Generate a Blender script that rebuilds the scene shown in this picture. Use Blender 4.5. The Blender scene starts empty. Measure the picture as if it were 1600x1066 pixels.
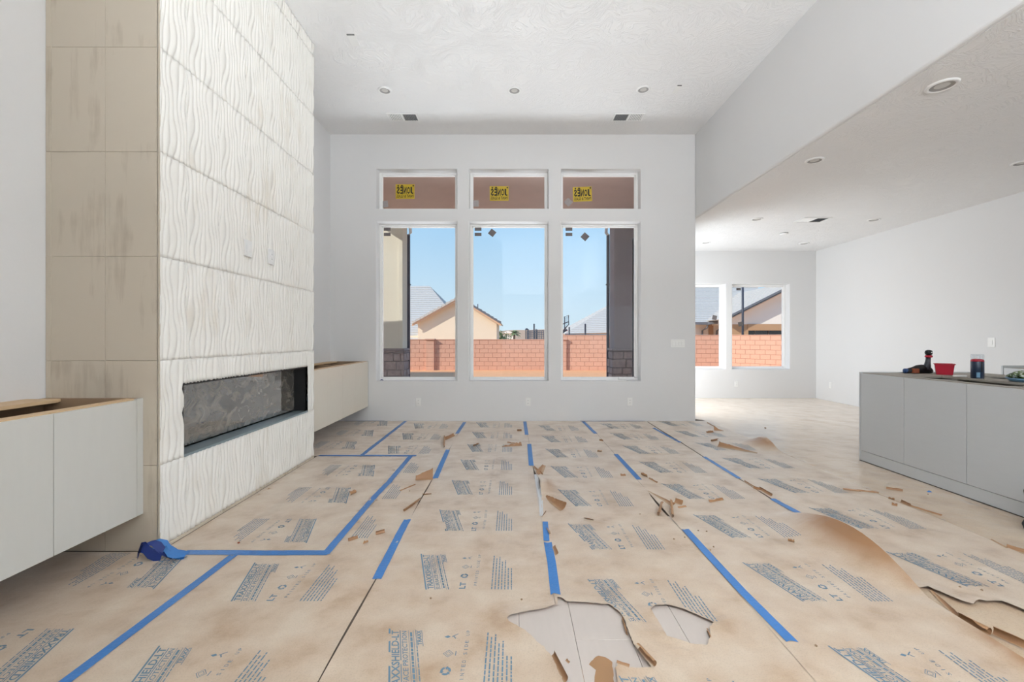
import bpy, bmesh, math, random
import numpy as np
from mathutils import Vector, Matrix
from mathutils.geometry import delaunay_2d_cdt

random.seed(7)
rng = np.random.default_rng(7)
scene = bpy.context.scene
COL = scene.collection

# ------------------------------------------------------------------ camera
CAM_H = 1.245           # eye height, metres
FPX = 672.0             # focal length in pixels of the 1600 x 1066 frame
HOR = 528.0             # horizon row
cam_d = bpy.data.cameras.new('camera')
cam_d.sensor_width = 36.0
cam_d.lens = FPX / 1600 * 36.0
cam_d.shift_y = -5.0 / 1600
cam_d.clip_start = 0.02
cam_d.clip_end = 3000
cam = bpy.data.objects.new('camera', cam_d)
cam.location = (0, 0, CAM_H)
cam.rotation_euler = (math.pi / 2, 0, 0)
COL.objects.link(cam)
scene.camera = cam

# ------------------------------------------------------------------ view
vs = scene.view_settings
vs.view_transform = 'Standard'
vs.look = 'None'
vs.exposure = 0.1
vs.gamma = 1.0
vs.use_curve_mapping = False
scene.cycles.use_denoising = True
scene.cycles.max_bounces = 9
scene.cycles.diffuse_bounces = 6
scene.cycles.transparent_max_bounces = 16
scene.cycles.sample_clamp_indirect = 6

# ------------------------------------------------------------------ world: clear desert sky
world = bpy.data.worlds.new('sky')
scene.world = world
world.use_nodes = True
wn = world.node_tree
wn.nodes.clear()
w_out = wn.nodes.new('ShaderNodeOutputWorld')
w_bg = wn.nodes.new('ShaderNodeBackground')
w_tc = wn.nodes.new('ShaderNodeTexCoord')
w_sep = wn.nodes.new('ShaderNodeSeparateXYZ')
w_rmp = wn.nodes.new('ShaderNodeValToRGB')
wn.links.new(w_tc.outputs['Generated'], w_sep.inputs[0])
wn.links.new(w_sep.outputs['Z'], w_rmp.inputs[0])
wn.links.new(w_rmp.outputs[0], w_bg.inputs[0])
wn.links.new(w_bg.outputs[0], w_out.inputs[0])
cr = w_rmp.color_ramp
cr.elements[0].position = 0.0
cr.elements[0].color = (0.72, 0.90, 1.0, 1)
cr.elements[1].position = 0.75
cr.elements[1].color = (0.16, 0.42, 0.90, 1)
e = cr.elements.new(0.28)
e.color = (0.40, 0.70, 1.0, 1)
w_bg.inputs[1].default_value = 0.87

# ------------------------------------------------------------------ sun (from the left, slightly behind the camera)
SUN_DIR = Vector((0.80, 0.45, -0.52)).normalized()
sun_d = bpy.data.lights.new('sun', 'SUN')
sun_d.energy = 3.7
sun_d.color = (1.0, 0.93, 0.82)
sun_d.angle = 0.009
sun = bpy.data.objects.new('sun', sun_d)
sun.rotation_euler = SUN_DIR.to_track_quat('-Z', 'Y').to_euler()
sun.location = (-30, -10, 30)
COL.objects.link(sun)


def area_lamp(name, loc, direction, sx, sz, power, color=(1, 0.98, 0.96)):
    d = bpy.data.lights.new(name, 'AREA')
    d.shape = 'RECTANGLE'
    d.size = sx
    d.size_y = sz
    d.energy = power
    d.color = color
    o = bpy.data.objects.new(name, d)
    o.location = loc
    o.rotation_euler = Vector(direction).to_track_quat('-Z', 'Y').to_euler()
    COL.objects.link(o)
    return o


# added fill lamps in unseen openings, besides the daylit nook door
COOL = (0.90, 0.955, 1.0)
area_lamp('rear_living_fill', (0.0, -5.12, 1.75), (0, 1, 0.0), 4.4, 2.7, 25, COOL)
area_lamp('rear_kitchen_fill', (4.5, -5.12, 1.6), (0, 1, 0), 2.4, 2.0, 8, COOL)
area_lamp('nook_patio_door_daylight', (2.62, 7.8, 1.2), (1, 0, 0), 1.7, 2.1, 64, COOL)
area_lamp('kitchen_side_fill', (6.40, -1.2, 1.78), (-1, 0, 0.0), 3.1, 1.4, 70, COOL)  # added fill lamp, its kitchen window is made up
# added fill lamps on the paving, unseen below the sills, lighting the ceilings
d = area_lamp('patio_paving_fill', (0.0, 7.4, 0.12), (0, -0.55, 0.83), 5.0, 0.9, 70, COOL)
d.data.spread = math.radians(95)
d = area_lamp('nook_paving_fill', (4.6, 9.85, 0.10), (0, -0.55, 0.83), 2.8, 0.9, 6, COOL)
d.data.spread = math.radians(80)
# added unseen fill lamp behind the camera, bounced off the high ceiling
area_lamp('ceiling_bounce_fill', (1.2, -2.2, 2.0), (0, 0, 1), 0.9, 0.9, 640, COOL)


# ================================================================== materials
def new_mat(name):
    m = bpy.data.materials.new(name)
    m.use_nodes = True
    nt = m.node_tree
    b = nt.nodes['Principled BSDF']
    return m, nt, b


def node(nt, typ, **kw):
    n = nt.nodes.new(typ)
    for k, v in kw.items():
        if hasattr(n, k):
            setattr(n, k, v)
        else:
            n.inputs[k].default_value = v
    return n


def srgb(r, g, b):
    f = lambda c: ((c / 255) / 12.92 if c / 255 <= 0.04045 else ((c / 255 + 0.055) / 1.055) ** 2.4)
    return (f(r), f(g), f(b), 1)


def coords(nt, scale=(1, 1, 1)):
    tc = nt.nodes.new('ShaderNodeNewGeometry')
    mp = nt.nodes.new('ShaderNodeMapping')
    mp.inputs['Scale'].default_value = scale
    nt.links.new(tc.outputs['Position'], mp.inputs[0])
    return mp.outputs[0]


def plain(name, rgb, rough=0.5, var=0.0, vscale=4.0, spec=0.5, metal=0.0, bump=0.0, bscale=60.0, stretch=(1, 1, 1)):
    m, nt, b = new_mat(name)
    c = srgb(*rgb)
    b.inputs['Base Color'].default_value = c
    b.inputs['Roughness'].default_value = rough
    b.inputs['Specular IOR Level'].default_value = spec
    b.inputs['Metallic'].default_value = metal
    if var or bump:
        co = coords(nt, stretch)
    if var:
        n = node(nt, 'ShaderNodeTexNoise')
        n.inputs['Scale'].default_value = vscale
        n.inputs['Detail'].default_value = 5
        nt.links.new(co, n.inputs['Vector'])
        mx = node(nt, 'ShaderNodeMix', data_type='RGBA')
        mx.inputs[6].default_value = tuple(max(0, x * (1 - var)) for x in c[:3]) + (1,)
        mx.inputs[7].default_value = tuple(min(1, x * (1 + var)) for x in c[:3]) + (1,)
        nt.links.new(n.outputs['Fac'], mx.inputs[0])
        nt.links.new(mx.outputs[2], b.inputs['Base Color'])
    if bump:
        n2 = node(nt, 'ShaderNodeTexNoise')
        n2.inputs['Scale'].default_value = bscale
        n2.inputs['Detail'].default_value = 4
        nt.links.new(co, n2.inputs['Vector'])
        bp = node(nt, 'ShaderNodeBump')
        bp.inputs['Strength'].default_value = bump
        bp.inputs['Distance'].default_value = 0.01
        nt.links.new(n2.outputs['Fac'], bp.inputs['Height'])
        nt.links.new(bp.outputs[0], b.inputs['Normal'])
    return m


M = {}
M['wall'] = plain('wall_paint', (226, 226, 226), 0.55, 0.012, 2.0, 0.3, bump=0.05, bscale=50)
M['trim_white'] = plain('white_vinyl', (244, 244, 243), 0.35)
M['plate_white'] = plain('white_plastic', (240, 240, 238), 0.3)
M['plate_grey'] = plain('grey_slot', (120, 120, 120), 0.5)
M['door_greige'] = plain('greige_laminate', (203, 202, 196), 0.38, 0.02, 6, stretch=(6, 6, 1))
M['door_cream'] = plain('cream_laminate', (226, 219, 205), 0.4, 0.02, 6, stretch=(6, 6, 1))
M['door_grey'] = plain('grey_laminate', (196, 199, 201), 0.42, 0.02, 6, stretch=(1, 1, 8))
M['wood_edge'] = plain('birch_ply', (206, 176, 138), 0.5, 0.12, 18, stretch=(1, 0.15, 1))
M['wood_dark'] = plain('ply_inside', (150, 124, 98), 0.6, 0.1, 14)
M['ply_grey'] = plain('grey_ply_inside', (150, 143, 133), 0.6, 0.08, 14)
M['black_metal'] = plain('black_metal', (16, 16, 17), 0.4)
M['steel'] = plain('brushed_steel', (150, 166, 172), 0.35, metal=0.6)
M['grout'] = plain('grout', (188, 178, 162), 0.9)
M['tape'] = plain('blue_tape', (54, 116, 182), 0.36, 0.10, 25, 0.6, bump=0.25, bscale=70)
M['tape_dark'] = plain('blue_tape_dark', (20, 44, 110), 0.5, 0.1, 20)
M['band'] = plain('grey_paper_band', (206, 208, 210), 0.5)
M['ink'] = plain('blue_ink', (98, 128, 148), 0.5, 0.12, 60, 0.5)
M['kraft_brown'] = plain('kraft_underside', (152, 116, 82), 0.6, 0.08, 12)
M['plank'] = plain('plank_tile', (196, 186, 178), 0.4, 0.05, 10, stretch=(4, 0.6, 1))
M['slab'] = plain('floor_base', (110, 98, 88), 0.9)
M['sand'] = plain('red_sand', (246, 186, 138), 0.95, 0.10, 3, 0.1, bump=0.6, bscale=4)
M['block'] = plain('split_block', (216, 172, 150), 0.9, 0.08, 5, 0.15, bump=0.5, bscale=30)
M['mortar'] = plain('block_mortar', (180, 136, 118), 0.95)
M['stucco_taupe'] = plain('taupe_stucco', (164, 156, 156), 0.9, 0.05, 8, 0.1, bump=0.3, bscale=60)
M['stucco_sunlit'] = plain('sunlit_stucco', (226, 224, 210), 0.9, 0.03, 8, 0.1, bump=0.3, bscale=60)  # paler copy of the taupe column stucco, sunlight put into the colour
M['soffit'] = plain('soffit_stucco', (220, 196, 186), 0.9, 0.07, 3, 0.1, bump=0.4, bscale=40)
M['stone'] = plain('stacked_stone', (172, 160, 158), 0.9, 0.3, 9, 0.1, bump=0.8, bscale=20)
M['downspout'] = plain('dark_downspout', (78, 78, 92), 0.5)
M['concrete'] = plain('patio_concrete', (170, 164, 158), 0.9, 0.06, 3)
M['house_cream'] = plain('cream_stucco', (240, 226, 204), 0.9, 0.03, 3, 0.1)
M['house_white'] = plain('white_stucco', (240, 236, 230), 0.9, 0.03, 3, 0.1)
M['house_tan'] = plain('tan_beam', (186, 152, 120), 0.9, 0.05, 3, 0.1)
M['roof'] = plain('grey_roof_tile', (204, 200, 194), 0.85, 0.12, 9, 0.2)
M['fascia'] = plain('dark_fascia', (112, 116, 124), 0.7)
M['fascia_tan'] = plain('tan_fascia', (226, 190, 160), 0.8)
M['dark_glass'] = plain('dark_window', (40, 42, 48), 0.1)
M['hill'] = plain('desert_hill', (202, 168, 140), 1.0, 0.12, 0.05, 0.0)
M['leaf'] = plain('foliage', (88, 112, 70), 0.8, 0.3, 10)
M['palm'] = plain('palm_frond', (120, 138, 92), 0.7, 0.2, 10)
M['bark'] = plain('bark', (110, 88, 70), 0.9)
M['pole'] = plain('dark_pole', (52, 58, 74), 0.5)
M['red'] = plain('red_plastic', (176, 24, 48), 0.35)
M['black'] = plain('black_rubber', (18, 19, 22), 0.55)
M['tool_dark'] = plain('tool_grey', (52, 54, 62), 0.45)
M['tool_blue'] = plain('tool_blue', (30, 62, 110), 0.45)
M['tool_orange'] = plain('tool_orange', (140, 70, 40), 0.6)
M['can_navy'] = plain('can_navy', (34, 48, 70), 0.3, 0.08, 40)
M['can_blue'] = plain('can_label_blue', (110, 150, 180), 0.4)
M['sign_yellow'] = plain('yellow_label', (190, 162, 34), 0.5)
M['sign_black'] = plain('label_black', (28, 26, 14), 0.6)
M['sticker'] = plain('grey_sticker', (106, 100, 100), 0.6, 0.1, 60)
M['sticker_light'] = plain('pale_sticker', (160, 152, 150), 0.6, 0.15, 80)
M['bag'] = plain('black_fabric', (22, 23, 27), 0.8)
M['vent_dark'] = plain('vent_shadow', (84, 88, 94), 0.7)
M['lamp_cone'] = plain('lamp_reflector', (206, 204, 200), 0.3)
M['can_grey'] = plain('lamp_baffle', (158, 156, 154), 0.5)
M['net'] = plain('dark_net', (88, 92, 104), 0.8)


def glass_mat(name, tint=(1.0, 1.0, 1.0), refl=1.0):
    m, nt, b = new_mat(name)
    nt.nodes.remove(b)
    out = nt.nodes['Material Output']
    tr = node(nt, 'ShaderNodeBsdfTransparent')
    tr.inputs[0].default_value = tint + (1,)
    gl = node(nt, 'ShaderNodeBsdfGlossy')
    gl.inputs['Roughness'].default_value = 0.02
    fr = node(nt, 'ShaderNodeFresnel')
    fr.inputs['IOR'].default_value = 1.45
    mx = node(nt, 'ShaderNodeMixShader')
    # only the face the ray meets first reflects (thin pane, no bending inside)
    ge = node(nt, 'ShaderNodeNewGeometry')
    inv = node(nt, 'ShaderNodeMath', operation='SUBTRACT')
    inv.inputs[0].default_value = 1.0
    nt.links.new(ge.outputs['Backfacing'], inv.inputs[1])
    mu = node(nt, 'ShaderNodeMath', operation='MULTIPLY')
    nt.links.new(fr.outputs[0], mu.inputs[0])
    nt.links.new(inv.outputs[0], mu.inputs[1])
    nt.links.new(mu.outputs[0], mx.inputs[0])
    nt.links.new(tr.outputs[0], mx.inputs[1])
    nt.links.new(gl.outputs[0], mx.inputs[2])
    nt.links.new(mx.outputs[0], out.inputs[0])
    return m


M['glass'] = glass_mat('window_glass')
M['clear'] = glass_mat('clear_plastic', (0.86, 0.88, 0.9))


def ceiling_mat():
    m, nt, b = new_mat('brushed_ceiling_texture')
    b.inputs['Base Color'].default_value = srgb(240, 240, 240)
    b.inputs['Roughness'].default_value = 0.38
    b.inputs['Specular IOR Level'].default_value = 0.6
    co = coords(nt, (1, 1, 1))
    # warp field -> feathered brush strokes fanning in patches
    n0 = node(nt, 'ShaderNodeTexNoise')
    n0.inputs['Scale'].default_value = 1.6
    n0.inputs['Detail'].default_value = 2
    nt.links.new(co, n0.inputs['Vector'])
    vm = node(nt, 'ShaderNodeVectorMath', operation='MULTIPLY_ADD')
    nt.links.new(n0.outputs['Color'], vm.inputs[0])
    vm.inputs[1].default_value = (1.6, 1.6, 0)
    nt.links.new(co, vm.inputs[2])
    mp = node(nt, 'ShaderNodeMapping')
    mp.inputs['Scale'].default_value = (5, 16, 1)
    nt.links.new(vm.outputs[0], mp.inputs[0])
    n1 = node(nt, 'ShaderNodeTexNoise')
    n1.inputs['Scale'].default_value = 2.0
    n1.inputs['Detail'].default_value = 3
    n1.inputs['Roughness'].default_value = 0.55
    n1.inputs['Distortion'].default_value = 1.2
    nt.links.new(mp.outputs[0], n1.inputs['Vector'])
    rp = node(nt, 'ShaderNodeValToRGB')
    rp.color_ramp.elements[0].position = 0.46
    rp.color_ramp.elements[1].position = 0.62
    nt.links.new(n1.outputs['Fac'], rp.inputs[0])
    bp = node(nt, 'ShaderNodeBump')
    bp.inputs['Strength'].default_value = 0.45
    bp.inputs['Distance'].default_value = 0.009
    nt.links.new(rp.outputs[0], bp.inputs['Height'])
    nt.links.new(bp.outputs[0], b.inputs['Normal'])
    return m


M['ceiling'] = ceiling_mat()


def tile_mat(name, base, vein, rough):
    m, nt, b = new_mat(name)
    co = coords(nt, (9, 9, 0.9))
    n = node(nt, 'ShaderNodeTexNoise')
    n.inputs['Scale'].default_value = 1.7
    n.inputs['Detail'].default_value = 6
    n.inputs['Roughness'].default_value = 0.6
    nt.links.new(co, n.inputs['Vector'])
    co2 = coords(nt, (1, 1, 1))
    n2 = node(nt, 'ShaderNodeTexNoise')
    n2.inputs['Scale'].default_value = 2.4
    n2.inputs['Detail'].default_value = 4
    nt.links.new(co2, n2.inputs['Vector'])
    oi = node(nt, 'ShaderNodeObjectInfo')
    ad = node(nt, 'ShaderNodeMath', operation='ADD')
    nt.links.new(n.outputs['Fac'], ad.inputs[0])
    nt.links.new(n2.outputs['Fac'], ad.inputs[1])
    sc = node(nt, 'ShaderNodeMath', operation='MULTIPLY_ADD')
    nt.links.new(oi.outputs['Random'], sc.inputs[0])
    sc.inputs[1].default_value = 0.16
    nt.links.new(ad.outputs[0], sc.inputs[2])
    rp = node(nt, 'ShaderNodeValToRGB')
    rp.color_ramp.elements[0].position = 0.75
    rp.color_ramp.elements[0].color = srgb(*vein)
    rp.color_ramp.elements[1].position = 1.3
    rp.color_ramp.elements[1].color = srgb(*base)
    nt.links.new(sc.outputs[0], rp.inputs[0])
    nt.links.new(rp.outputs[0], b.inputs['Base Color'])
    b.inputs['Roughness'].default_value = rough
    return m


M['tile_front'] = tile_mat('ivory_wave_tile', (238, 236, 230), (226, 221, 211), 0.5)
M['tile_side'] = tile_mat('beige_travertine_tile', (200, 189, 172), (176, 163, 145), 0.5)


def paper_mat(name, light, mid, dark, rough=0.42, under=(158, 118, 80), flat_sheen=0.0, kraft=(150, 109, 72)):
    """kraft floor paper: dusty upper side with shade painted by slope, browner underside, soft wrinkles"""
    m, nt, b = new_mat(name)
    co = coords(nt)
    n = node(nt, 'ShaderNodeTexNoise')
    n.inputs['Scale'].default_value = 4.5
    n.inputs['Detail'].default_value = 5
    n.inputs['Roughness'].default_value = 0.55
    nt.links.new(co, n.inputs['Vector'])
    rp = node(nt, 'ShaderNodeValToRGB')
    r = rp.color_ramp
    r.elements[0].position = 0.30
    r.elements[0].color = srgb(*dark)
    r.elements[1].position = 0.66
    r.elements[1].color = srgb(*light)
    q = r.elements.new(0.45)
    q.color = srgb(*mid)
    nt.links.new(n.outputs['Fac'], rp.inputs[0])
    # fine fibre flecks
    n3 = node(nt, 'ShaderNodeTexNoise')
    n3.inputs['Scale'].default_value = 160
    n3.inputs['Detail'].default_value = 2
    nt.links.new(co, n3.inputs['Vector'])
    mx = node(nt, 'ShaderNodeMix', data_type='RGBA', blend_type='MULTIPLY')
    mx.inputs[0].default_value = 0.35
    r3 = node(nt, 'ShaderNodeValToRGB')
    r3.color_ramp.elements[0].position = 0.35
    r3.color_ramp.elements[0].color = (0.72, 0.70, 0.68, 1)
    r3.color_ramp.elements[1].position = 0.5
    nt.links.new(n3.outputs['Fac'], r3.inputs[0])
    nt.links.new(rp.outputs[0], mx.inputs[6])
    nt.links.new(r3.outputs[0], mx.inputs[7])
    # browner underside of the sheet
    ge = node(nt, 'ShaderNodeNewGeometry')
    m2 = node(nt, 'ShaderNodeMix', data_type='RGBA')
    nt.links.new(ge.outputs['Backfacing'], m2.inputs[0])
    # shade of the curls put into the colour: darker kraft on steep parts
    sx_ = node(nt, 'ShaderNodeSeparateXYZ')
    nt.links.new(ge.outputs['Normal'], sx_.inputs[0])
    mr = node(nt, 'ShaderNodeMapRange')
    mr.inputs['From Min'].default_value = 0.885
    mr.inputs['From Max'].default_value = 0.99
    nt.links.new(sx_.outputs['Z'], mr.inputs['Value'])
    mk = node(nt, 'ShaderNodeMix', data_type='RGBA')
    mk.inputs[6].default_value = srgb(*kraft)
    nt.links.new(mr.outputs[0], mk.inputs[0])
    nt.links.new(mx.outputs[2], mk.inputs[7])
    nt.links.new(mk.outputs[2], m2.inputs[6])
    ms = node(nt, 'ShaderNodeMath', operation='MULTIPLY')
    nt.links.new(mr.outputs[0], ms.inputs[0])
    ms.inputs[1].default_value = flat_sheen
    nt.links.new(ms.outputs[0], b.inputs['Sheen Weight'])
    m2.inputs[7].default_value = srgb(*under)
    nt.links.new(m2.outputs[2], b.inputs['Base Color'])
    b.inputs['Roughness'].default_value = rough
    b.inputs['Specular IOR Level'].default_value = 0.75
    # dusty sheen that also stands in for window glare on the sheet
    b.inputs['Sheen Roughness'].default_value = 0.45
    b.inputs['Sheen Tint'].default_value = (1, 0.98, 0.95, 1)
    # soft puckers
    mp = node(nt, 'ShaderNodeMapping')
    mp.inputs['Scale'].default_value = (3.0, 4.2, 1)
    nt.links.new(co, mp.inputs[0])
    n2 = node(nt, 'ShaderNodeTexNoise')
    n2.inputs['Scale'].default_value = 1.6
    n2.inputs['Detail'].default_value = 3
    n2.inputs['Distortion'].default_value = 0.5
    nt.links.new(mp.outputs[0], n2.inputs['Vector'])
    bp = node(nt, 'ShaderNodeBump')
    bp.inputs['Strength'].default_value = 0.4
    bp.inputs['Distance'].default_value = 0.02
    nt.links.new(n2.outputs['Fac'], bp.inputs['Height'])
    nt.links.new(bp.outputs[0], b.inputs['Normal'])
    return m


M['paper'] = paper_mat('printed_floor_paper', (204, 186, 164), (192, 169, 144), (171, 143, 113), flat_sheen=0.6)
M['paper_plain'] = paper_mat('plain_kraft_paper', (200, 178, 150), (190, 164, 134), (176, 148, 116), rough=0.26, flat_sheen=0.5)
M['paper_scrap'] = paper_mat('torn_kraft_paper', (186, 160, 130), (170, 140, 108), (150, 118, 86), rough=0.5)  # darker than the sheets, shadow on the scraps put into the colour


def dusty_glass():
    m, nt, b = new_mat('dusty_fireplace_glass')
    co = coords(nt, (1, 2.2, 3.0))
    n = node(nt, 'ShaderNodeTexNoise')
    n.inputs['Scale'].default_value = 3.2
    n.inputs['Detail'].default_value = 7
    n.inputs['Roughness'].default_value = 0.62
    n.inputs['Distortion'].default_value = 1.6
    nt.links.new(co, n.inputs['Vector'])
    rp = node(nt, 'ShaderNodeValToRGB')
    r = rp.color_ramp
    r.elements[0].position = 0.33
    r.elements[0].color = srgb(46, 42, 40)
    r.elements[1].position = 0.70
    r.elements[1].color = srgb(128, 122, 112)
    q = r.elements.new(0.46)
    q.color = srgb(94, 90, 84)
    nt.links.new(n.outputs['Fac'], rp.inputs[0])
    nt.links.new(rp.outputs[0], b.inputs['Base Color'])
    rr = node(nt, 'ShaderNodeMapRange')
    rr.inputs['To Min'].default_value = 0.01
    rr.inputs['To Max'].default_value = 0.07
    nt.links.new(n.outputs['Fac'], rr.inputs['Value'])
    nt.links.new(rr.outputs[0], b.inputs['Roughness'])
    b.inputs['Specular IOR Level'].default_value = 0.8
    b.inputs['Coat Weight'].default_value = 1.0
    b.inputs['Coat IOR'].default_value = 2.2
    b.inputs['Coat Roughness'].default_value = 0.015
    return m


M['dusty_glass'] = dusty_glass()


def salad_mat():
    m, nt, b = new_mat('mixed_greens')
    co = coords(nt)
    n = node(nt, 'ShaderNodeTexNoise')
    n.inputs['Scale'].default_value = 45
    nt.links.new(co, n.inputs['Vector'])
    rp = node(nt, 'ShaderNodeValToRGB')
    r = rp.color_ramp
    r.elements[0].position = 0.38
    r.elements[0].color = srgb(40, 44, 34)
    r.elements[1].position = 0.62
    r.elements[1].color = srgb(206, 212, 206)
    q = r.elements.new(0.5)
    q.color = srgb(96, 128, 62)
    nt.links.new(n.outputs['Fac'], rp.inputs[0])
    nt.links.new(rp.outputs[0], b.inputs['Base Color'])
    b.inputs['Roughness'].default_value = 0.25
    return m


M['greens'] = salad_mat()

# ================================================================== mesh helpers
ORG = {}


class G:
    """collects faces of one part"""

    def __init__(self):
        self.v = []
        self.f = []

    def add(self, verts, faces):
        n = len(self.v)
        self.v += [tuple(p) for p in verts]
        self.f += [tuple(i + n for i in f) for f in faces]
        return self

    def box(self, x0, x1, y0, y1, z0, z1):
        x0, x1 = min(x0, x1), max(x0, x1)
        y0, y1 = min(y0, y1), max(y0, y1)
        z0, z1 = min(z0, z1), max(z0, z1)
        return self.add([(x0, y0, z0), (x1, y0, z0), (x1, y1, z0), (x0, y1, z0),
                         (x0, y0, z1), (x1, y0, z1), (x1, y1, z1), (x0, y1, z1)],
                        [(0, 3, 2, 1), (4, 5, 6, 7), (0, 1, 5, 4), (1, 2, 6, 5), (2, 3, 7, 6), (3, 0, 4, 7)])

    def hexa(self, pts):
        return self.add(pts, [(0, 3, 2, 1), (4, 5, 6, 7), (0, 1, 5, 4), (1, 2, 6, 5), (2, 3, 7, 6), (3, 0, 4, 7)])

    def rings(self, rings, cap0=True, cap1=True, closed=False):
        n = len(rings[0])
        vs = [p for r in rings for p in r]
        fs = []
        k = len(rings)
        for i in range(k - (0 if closed else 1)):
            a = i * n
            b = ((i + 1) % k) * n
            for j in range(n):
                fs.append((a + j, a + (j + 1) % n, b + (j + 1) % n, b + j))
        if not closed and cap0:
            fs.append(tuple(range(n - 1, -1, -1)))
        if not closed and cap1:
            fs.append(tuple((k - 1) * n + j for j in range(n)))
        return self.add(vs, fs)

    def lathe(self, c, prof, n=20, axis='Z', cap0=True, cap1=True):
        rs = []
        for r, h in prof:
            ring = []
            for j in range(n):
                a = 2 * math.pi * j / n
                u, w = r * math.cos(a), r * math.sin(a)
                if axis == 'Z':
                    ring.append((c[0] + u, c[1] + w, c[2] + h))
                elif axis == 'X':
                    ring.append((c[0] + h, c[1] + u, c[2] + w))
                else:
                    ring.append((c[0] + u, c[1] + h, c[2] + w))
            rs.append(ring)
        return self.rings(rs, cap0, cap1)

    def tube(self, pts, r, n=8):
        pts = [Vector(p) for p in pts]
        rad = r if isinstance(r, (list, tuple)) else [r] * len(pts)
        rs = []
        up = Vector((0.13, 0.21, 1)).normalized()
        for i, p in enumerate(pts):
            t = (pts[min(i + 1, len(pts) - 1)] - pts[max(i - 1, 0)]).normalized()
            a = t.cross(up)
            if a.length < 1e-3:
                a = t.cross(Vector((1, 0, 0)))
            a.normalize()
            b = t.cross(a).normalized()
            rs.append([p + (a * math.cos(2 * math.pi * j / n) + b * math.sin(2 * math.pi * j / n)) * rad[i] for j in range(n)])
        return self.rings(rs)

    def prism(self, poly, a0, a1, plane='XY'):
        """extrude a polygon; plane XY -> along Z, XZ -> along Y, YZ -> along X"""
        def P(p, h):
            if plane == 'XY':
                return (p[0], p[1], h)
            if plane == 'XZ':
                return (p[0], h, p[1])
            return (h, p[0], p[1])
        n = len(poly)
        vs = [P(p, a0) for p in poly] + [P(p, a1) for p in poly]
        fs = [tuple(range(n - 1, -1, -1)), tuple(range(n, 2 * n))]
        fs += [(i, (i + 1) % n, n + (i + 1) % n, n + i) for i in range(n)]
        return self.add(vs, fs)


def mesh_from(verts, faces, name, smooth=False, fix=True):
    me = bpy.data.meshes.new(name)
    me.from_pydata([tuple(p) for p in verts], [], faces)
    if fix:
        bm = bmesh.new()
        bm.from_mesh(me)
        bmesh.ops.recalc_face_normals(bm, faces=bm.faces)
        bm.to_mesh(me)
        bm.free()
    if smooth:
        for p in me.polygons:
            p.use_smooth = True
    me.update()
    return me


def tag(o, label=None, cat=None, group=None, kind=None):
    if label:
        o['label'] = label
    if cat:
        o['category'] = cat
    if group:
        o['group'] = group
    if kind:
        o['kind'] = kind
    return o


def put(name, g, mat, parent=None, bevel=0.0, smooth=False, fix=True, seg=2, label=None, cat=None, group=None, kind=None, origin=None):
    verts = g.v
    if parent is not None:
        org = ORG[parent]
    elif origin is not None:
        org = Vector(origin)
    else:
        a = np.array(verts)
        lo, hi = a.min(0), a.max(0)
        org = Vector(((lo[0] + hi[0]) / 2, (lo[1] + hi[1]) / 2, lo[2]))
    me = mesh_from([(p[0] - org.x, p[1] - org.y, p[2] - org.z) for p in verts], g.f, name, smooth, fix)
    if bevel:
        bm = bmesh.new()
        bm.from_mesh(me)
        bmesh.ops.remove_doubles(bm, verts=bm.verts, dist=1e-5)
        es = [e for e in bm.edges if len(e.link_faces) == 2 and e.calc_face_angle(0) > 0.5]
        bmesh.ops.bevel(bm, geom=es, offset=bevel, segments=seg, affect='EDGES', profile=0.5, clamp_overlap=True)
        bm.to_mesh(me)
        bm.free()
        me.update()
    me.materials.append(mat if not isinstance(mat, str) else M[mat])
    o = bpy.data.objects.new(name, me)
    COL.objects.link(o)
    if parent is not None:
        o.parent = parent
    else:
        o.location = org
    ORG[o] = org
    return tag(o, label, cat, group, kind)


def thing(name, loc, label=None, cat=None, group=None, kind=None):
    o = bpy.data.objects.new(name, None)
    o.empty_display_size = 0.1
    o.location = loc
    COL.objects.link(o)
    ORG[o] = Vector(loc)
    return tag(o, label, cat, group, kind)


def share(name, src, parent, loc):
    """another piece that shares the mesh of src; loc is its place relative to the parent"""
    o = bpy.data.objects.new(name, src.data)
    o.parent = parent
    o.location = loc
    COL.objects.link(o)
    ORG[o] = ORG[parent]
    return o


def wall_panels(axis, a0, a1, z0, z1, t0, t1, openings):
    """solid wall with rectangular openings; axis 'X' runs along X (t = Y), 'Y' runs along Y (t = X)"""
    g = G()
    As = sorted({a0, a1, *[o[0] for o in openings], *[o[1] for o in openings]})
    Zs = sorted({z0, z1, *[o[2] for o in openings], *[o[3] for o in openings]})
    idx = {}

    def inside(a, z):
        return any(o[0] < a < o[1] and o[2] < z < o[3] for o in openings)

    def vid(a, z, t):
        k = (round(a, 5), round(z, 5), t)
        if k not in idx:
            idx[k] = len(g.v)
            tt = t0 if t == 0 else t1
            g.v.append((a, tt, z) if axis == 'X' else (tt, a, z))
        return idx[k]

    na, nz = len(As) - 1, len(Zs) - 1
    solid = [[not inside((As[i] + As[i + 1]) / 2, (Zs[j] + Zs[j + 1]) / 2) for j in range(nz)] for i in range(na)]
    for i in range(na):
        for j in range(nz):
            if not solid[i][j]:
                continue
            A, B, Z, W = As[i], As[i + 1], Zs[j], Zs[j + 1]
            for t in (0, 1):
                g.f.append((vid(A, Z, t), vid(B, Z, t), vid(B, W, t), vid(A, W, t)))
            for (di, dj, e0, e1) in ((-1, 0, (A, Z), (A, W)), (1, 0, (B, Z), (B, W)), (0, -1, (A, Z), (B, Z)), (0, 1, (A, W), (B, W))):
                ii, jj = i + di, j + dj
                if not (0 <= ii < na and 0 <= jj < nz) or not solid[ii][jj]:
                    g.f.append((vid(*e0, 0), vid(*e1, 0), vid(*e1, 1), vid(*e0, 1)))
    return g


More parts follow.
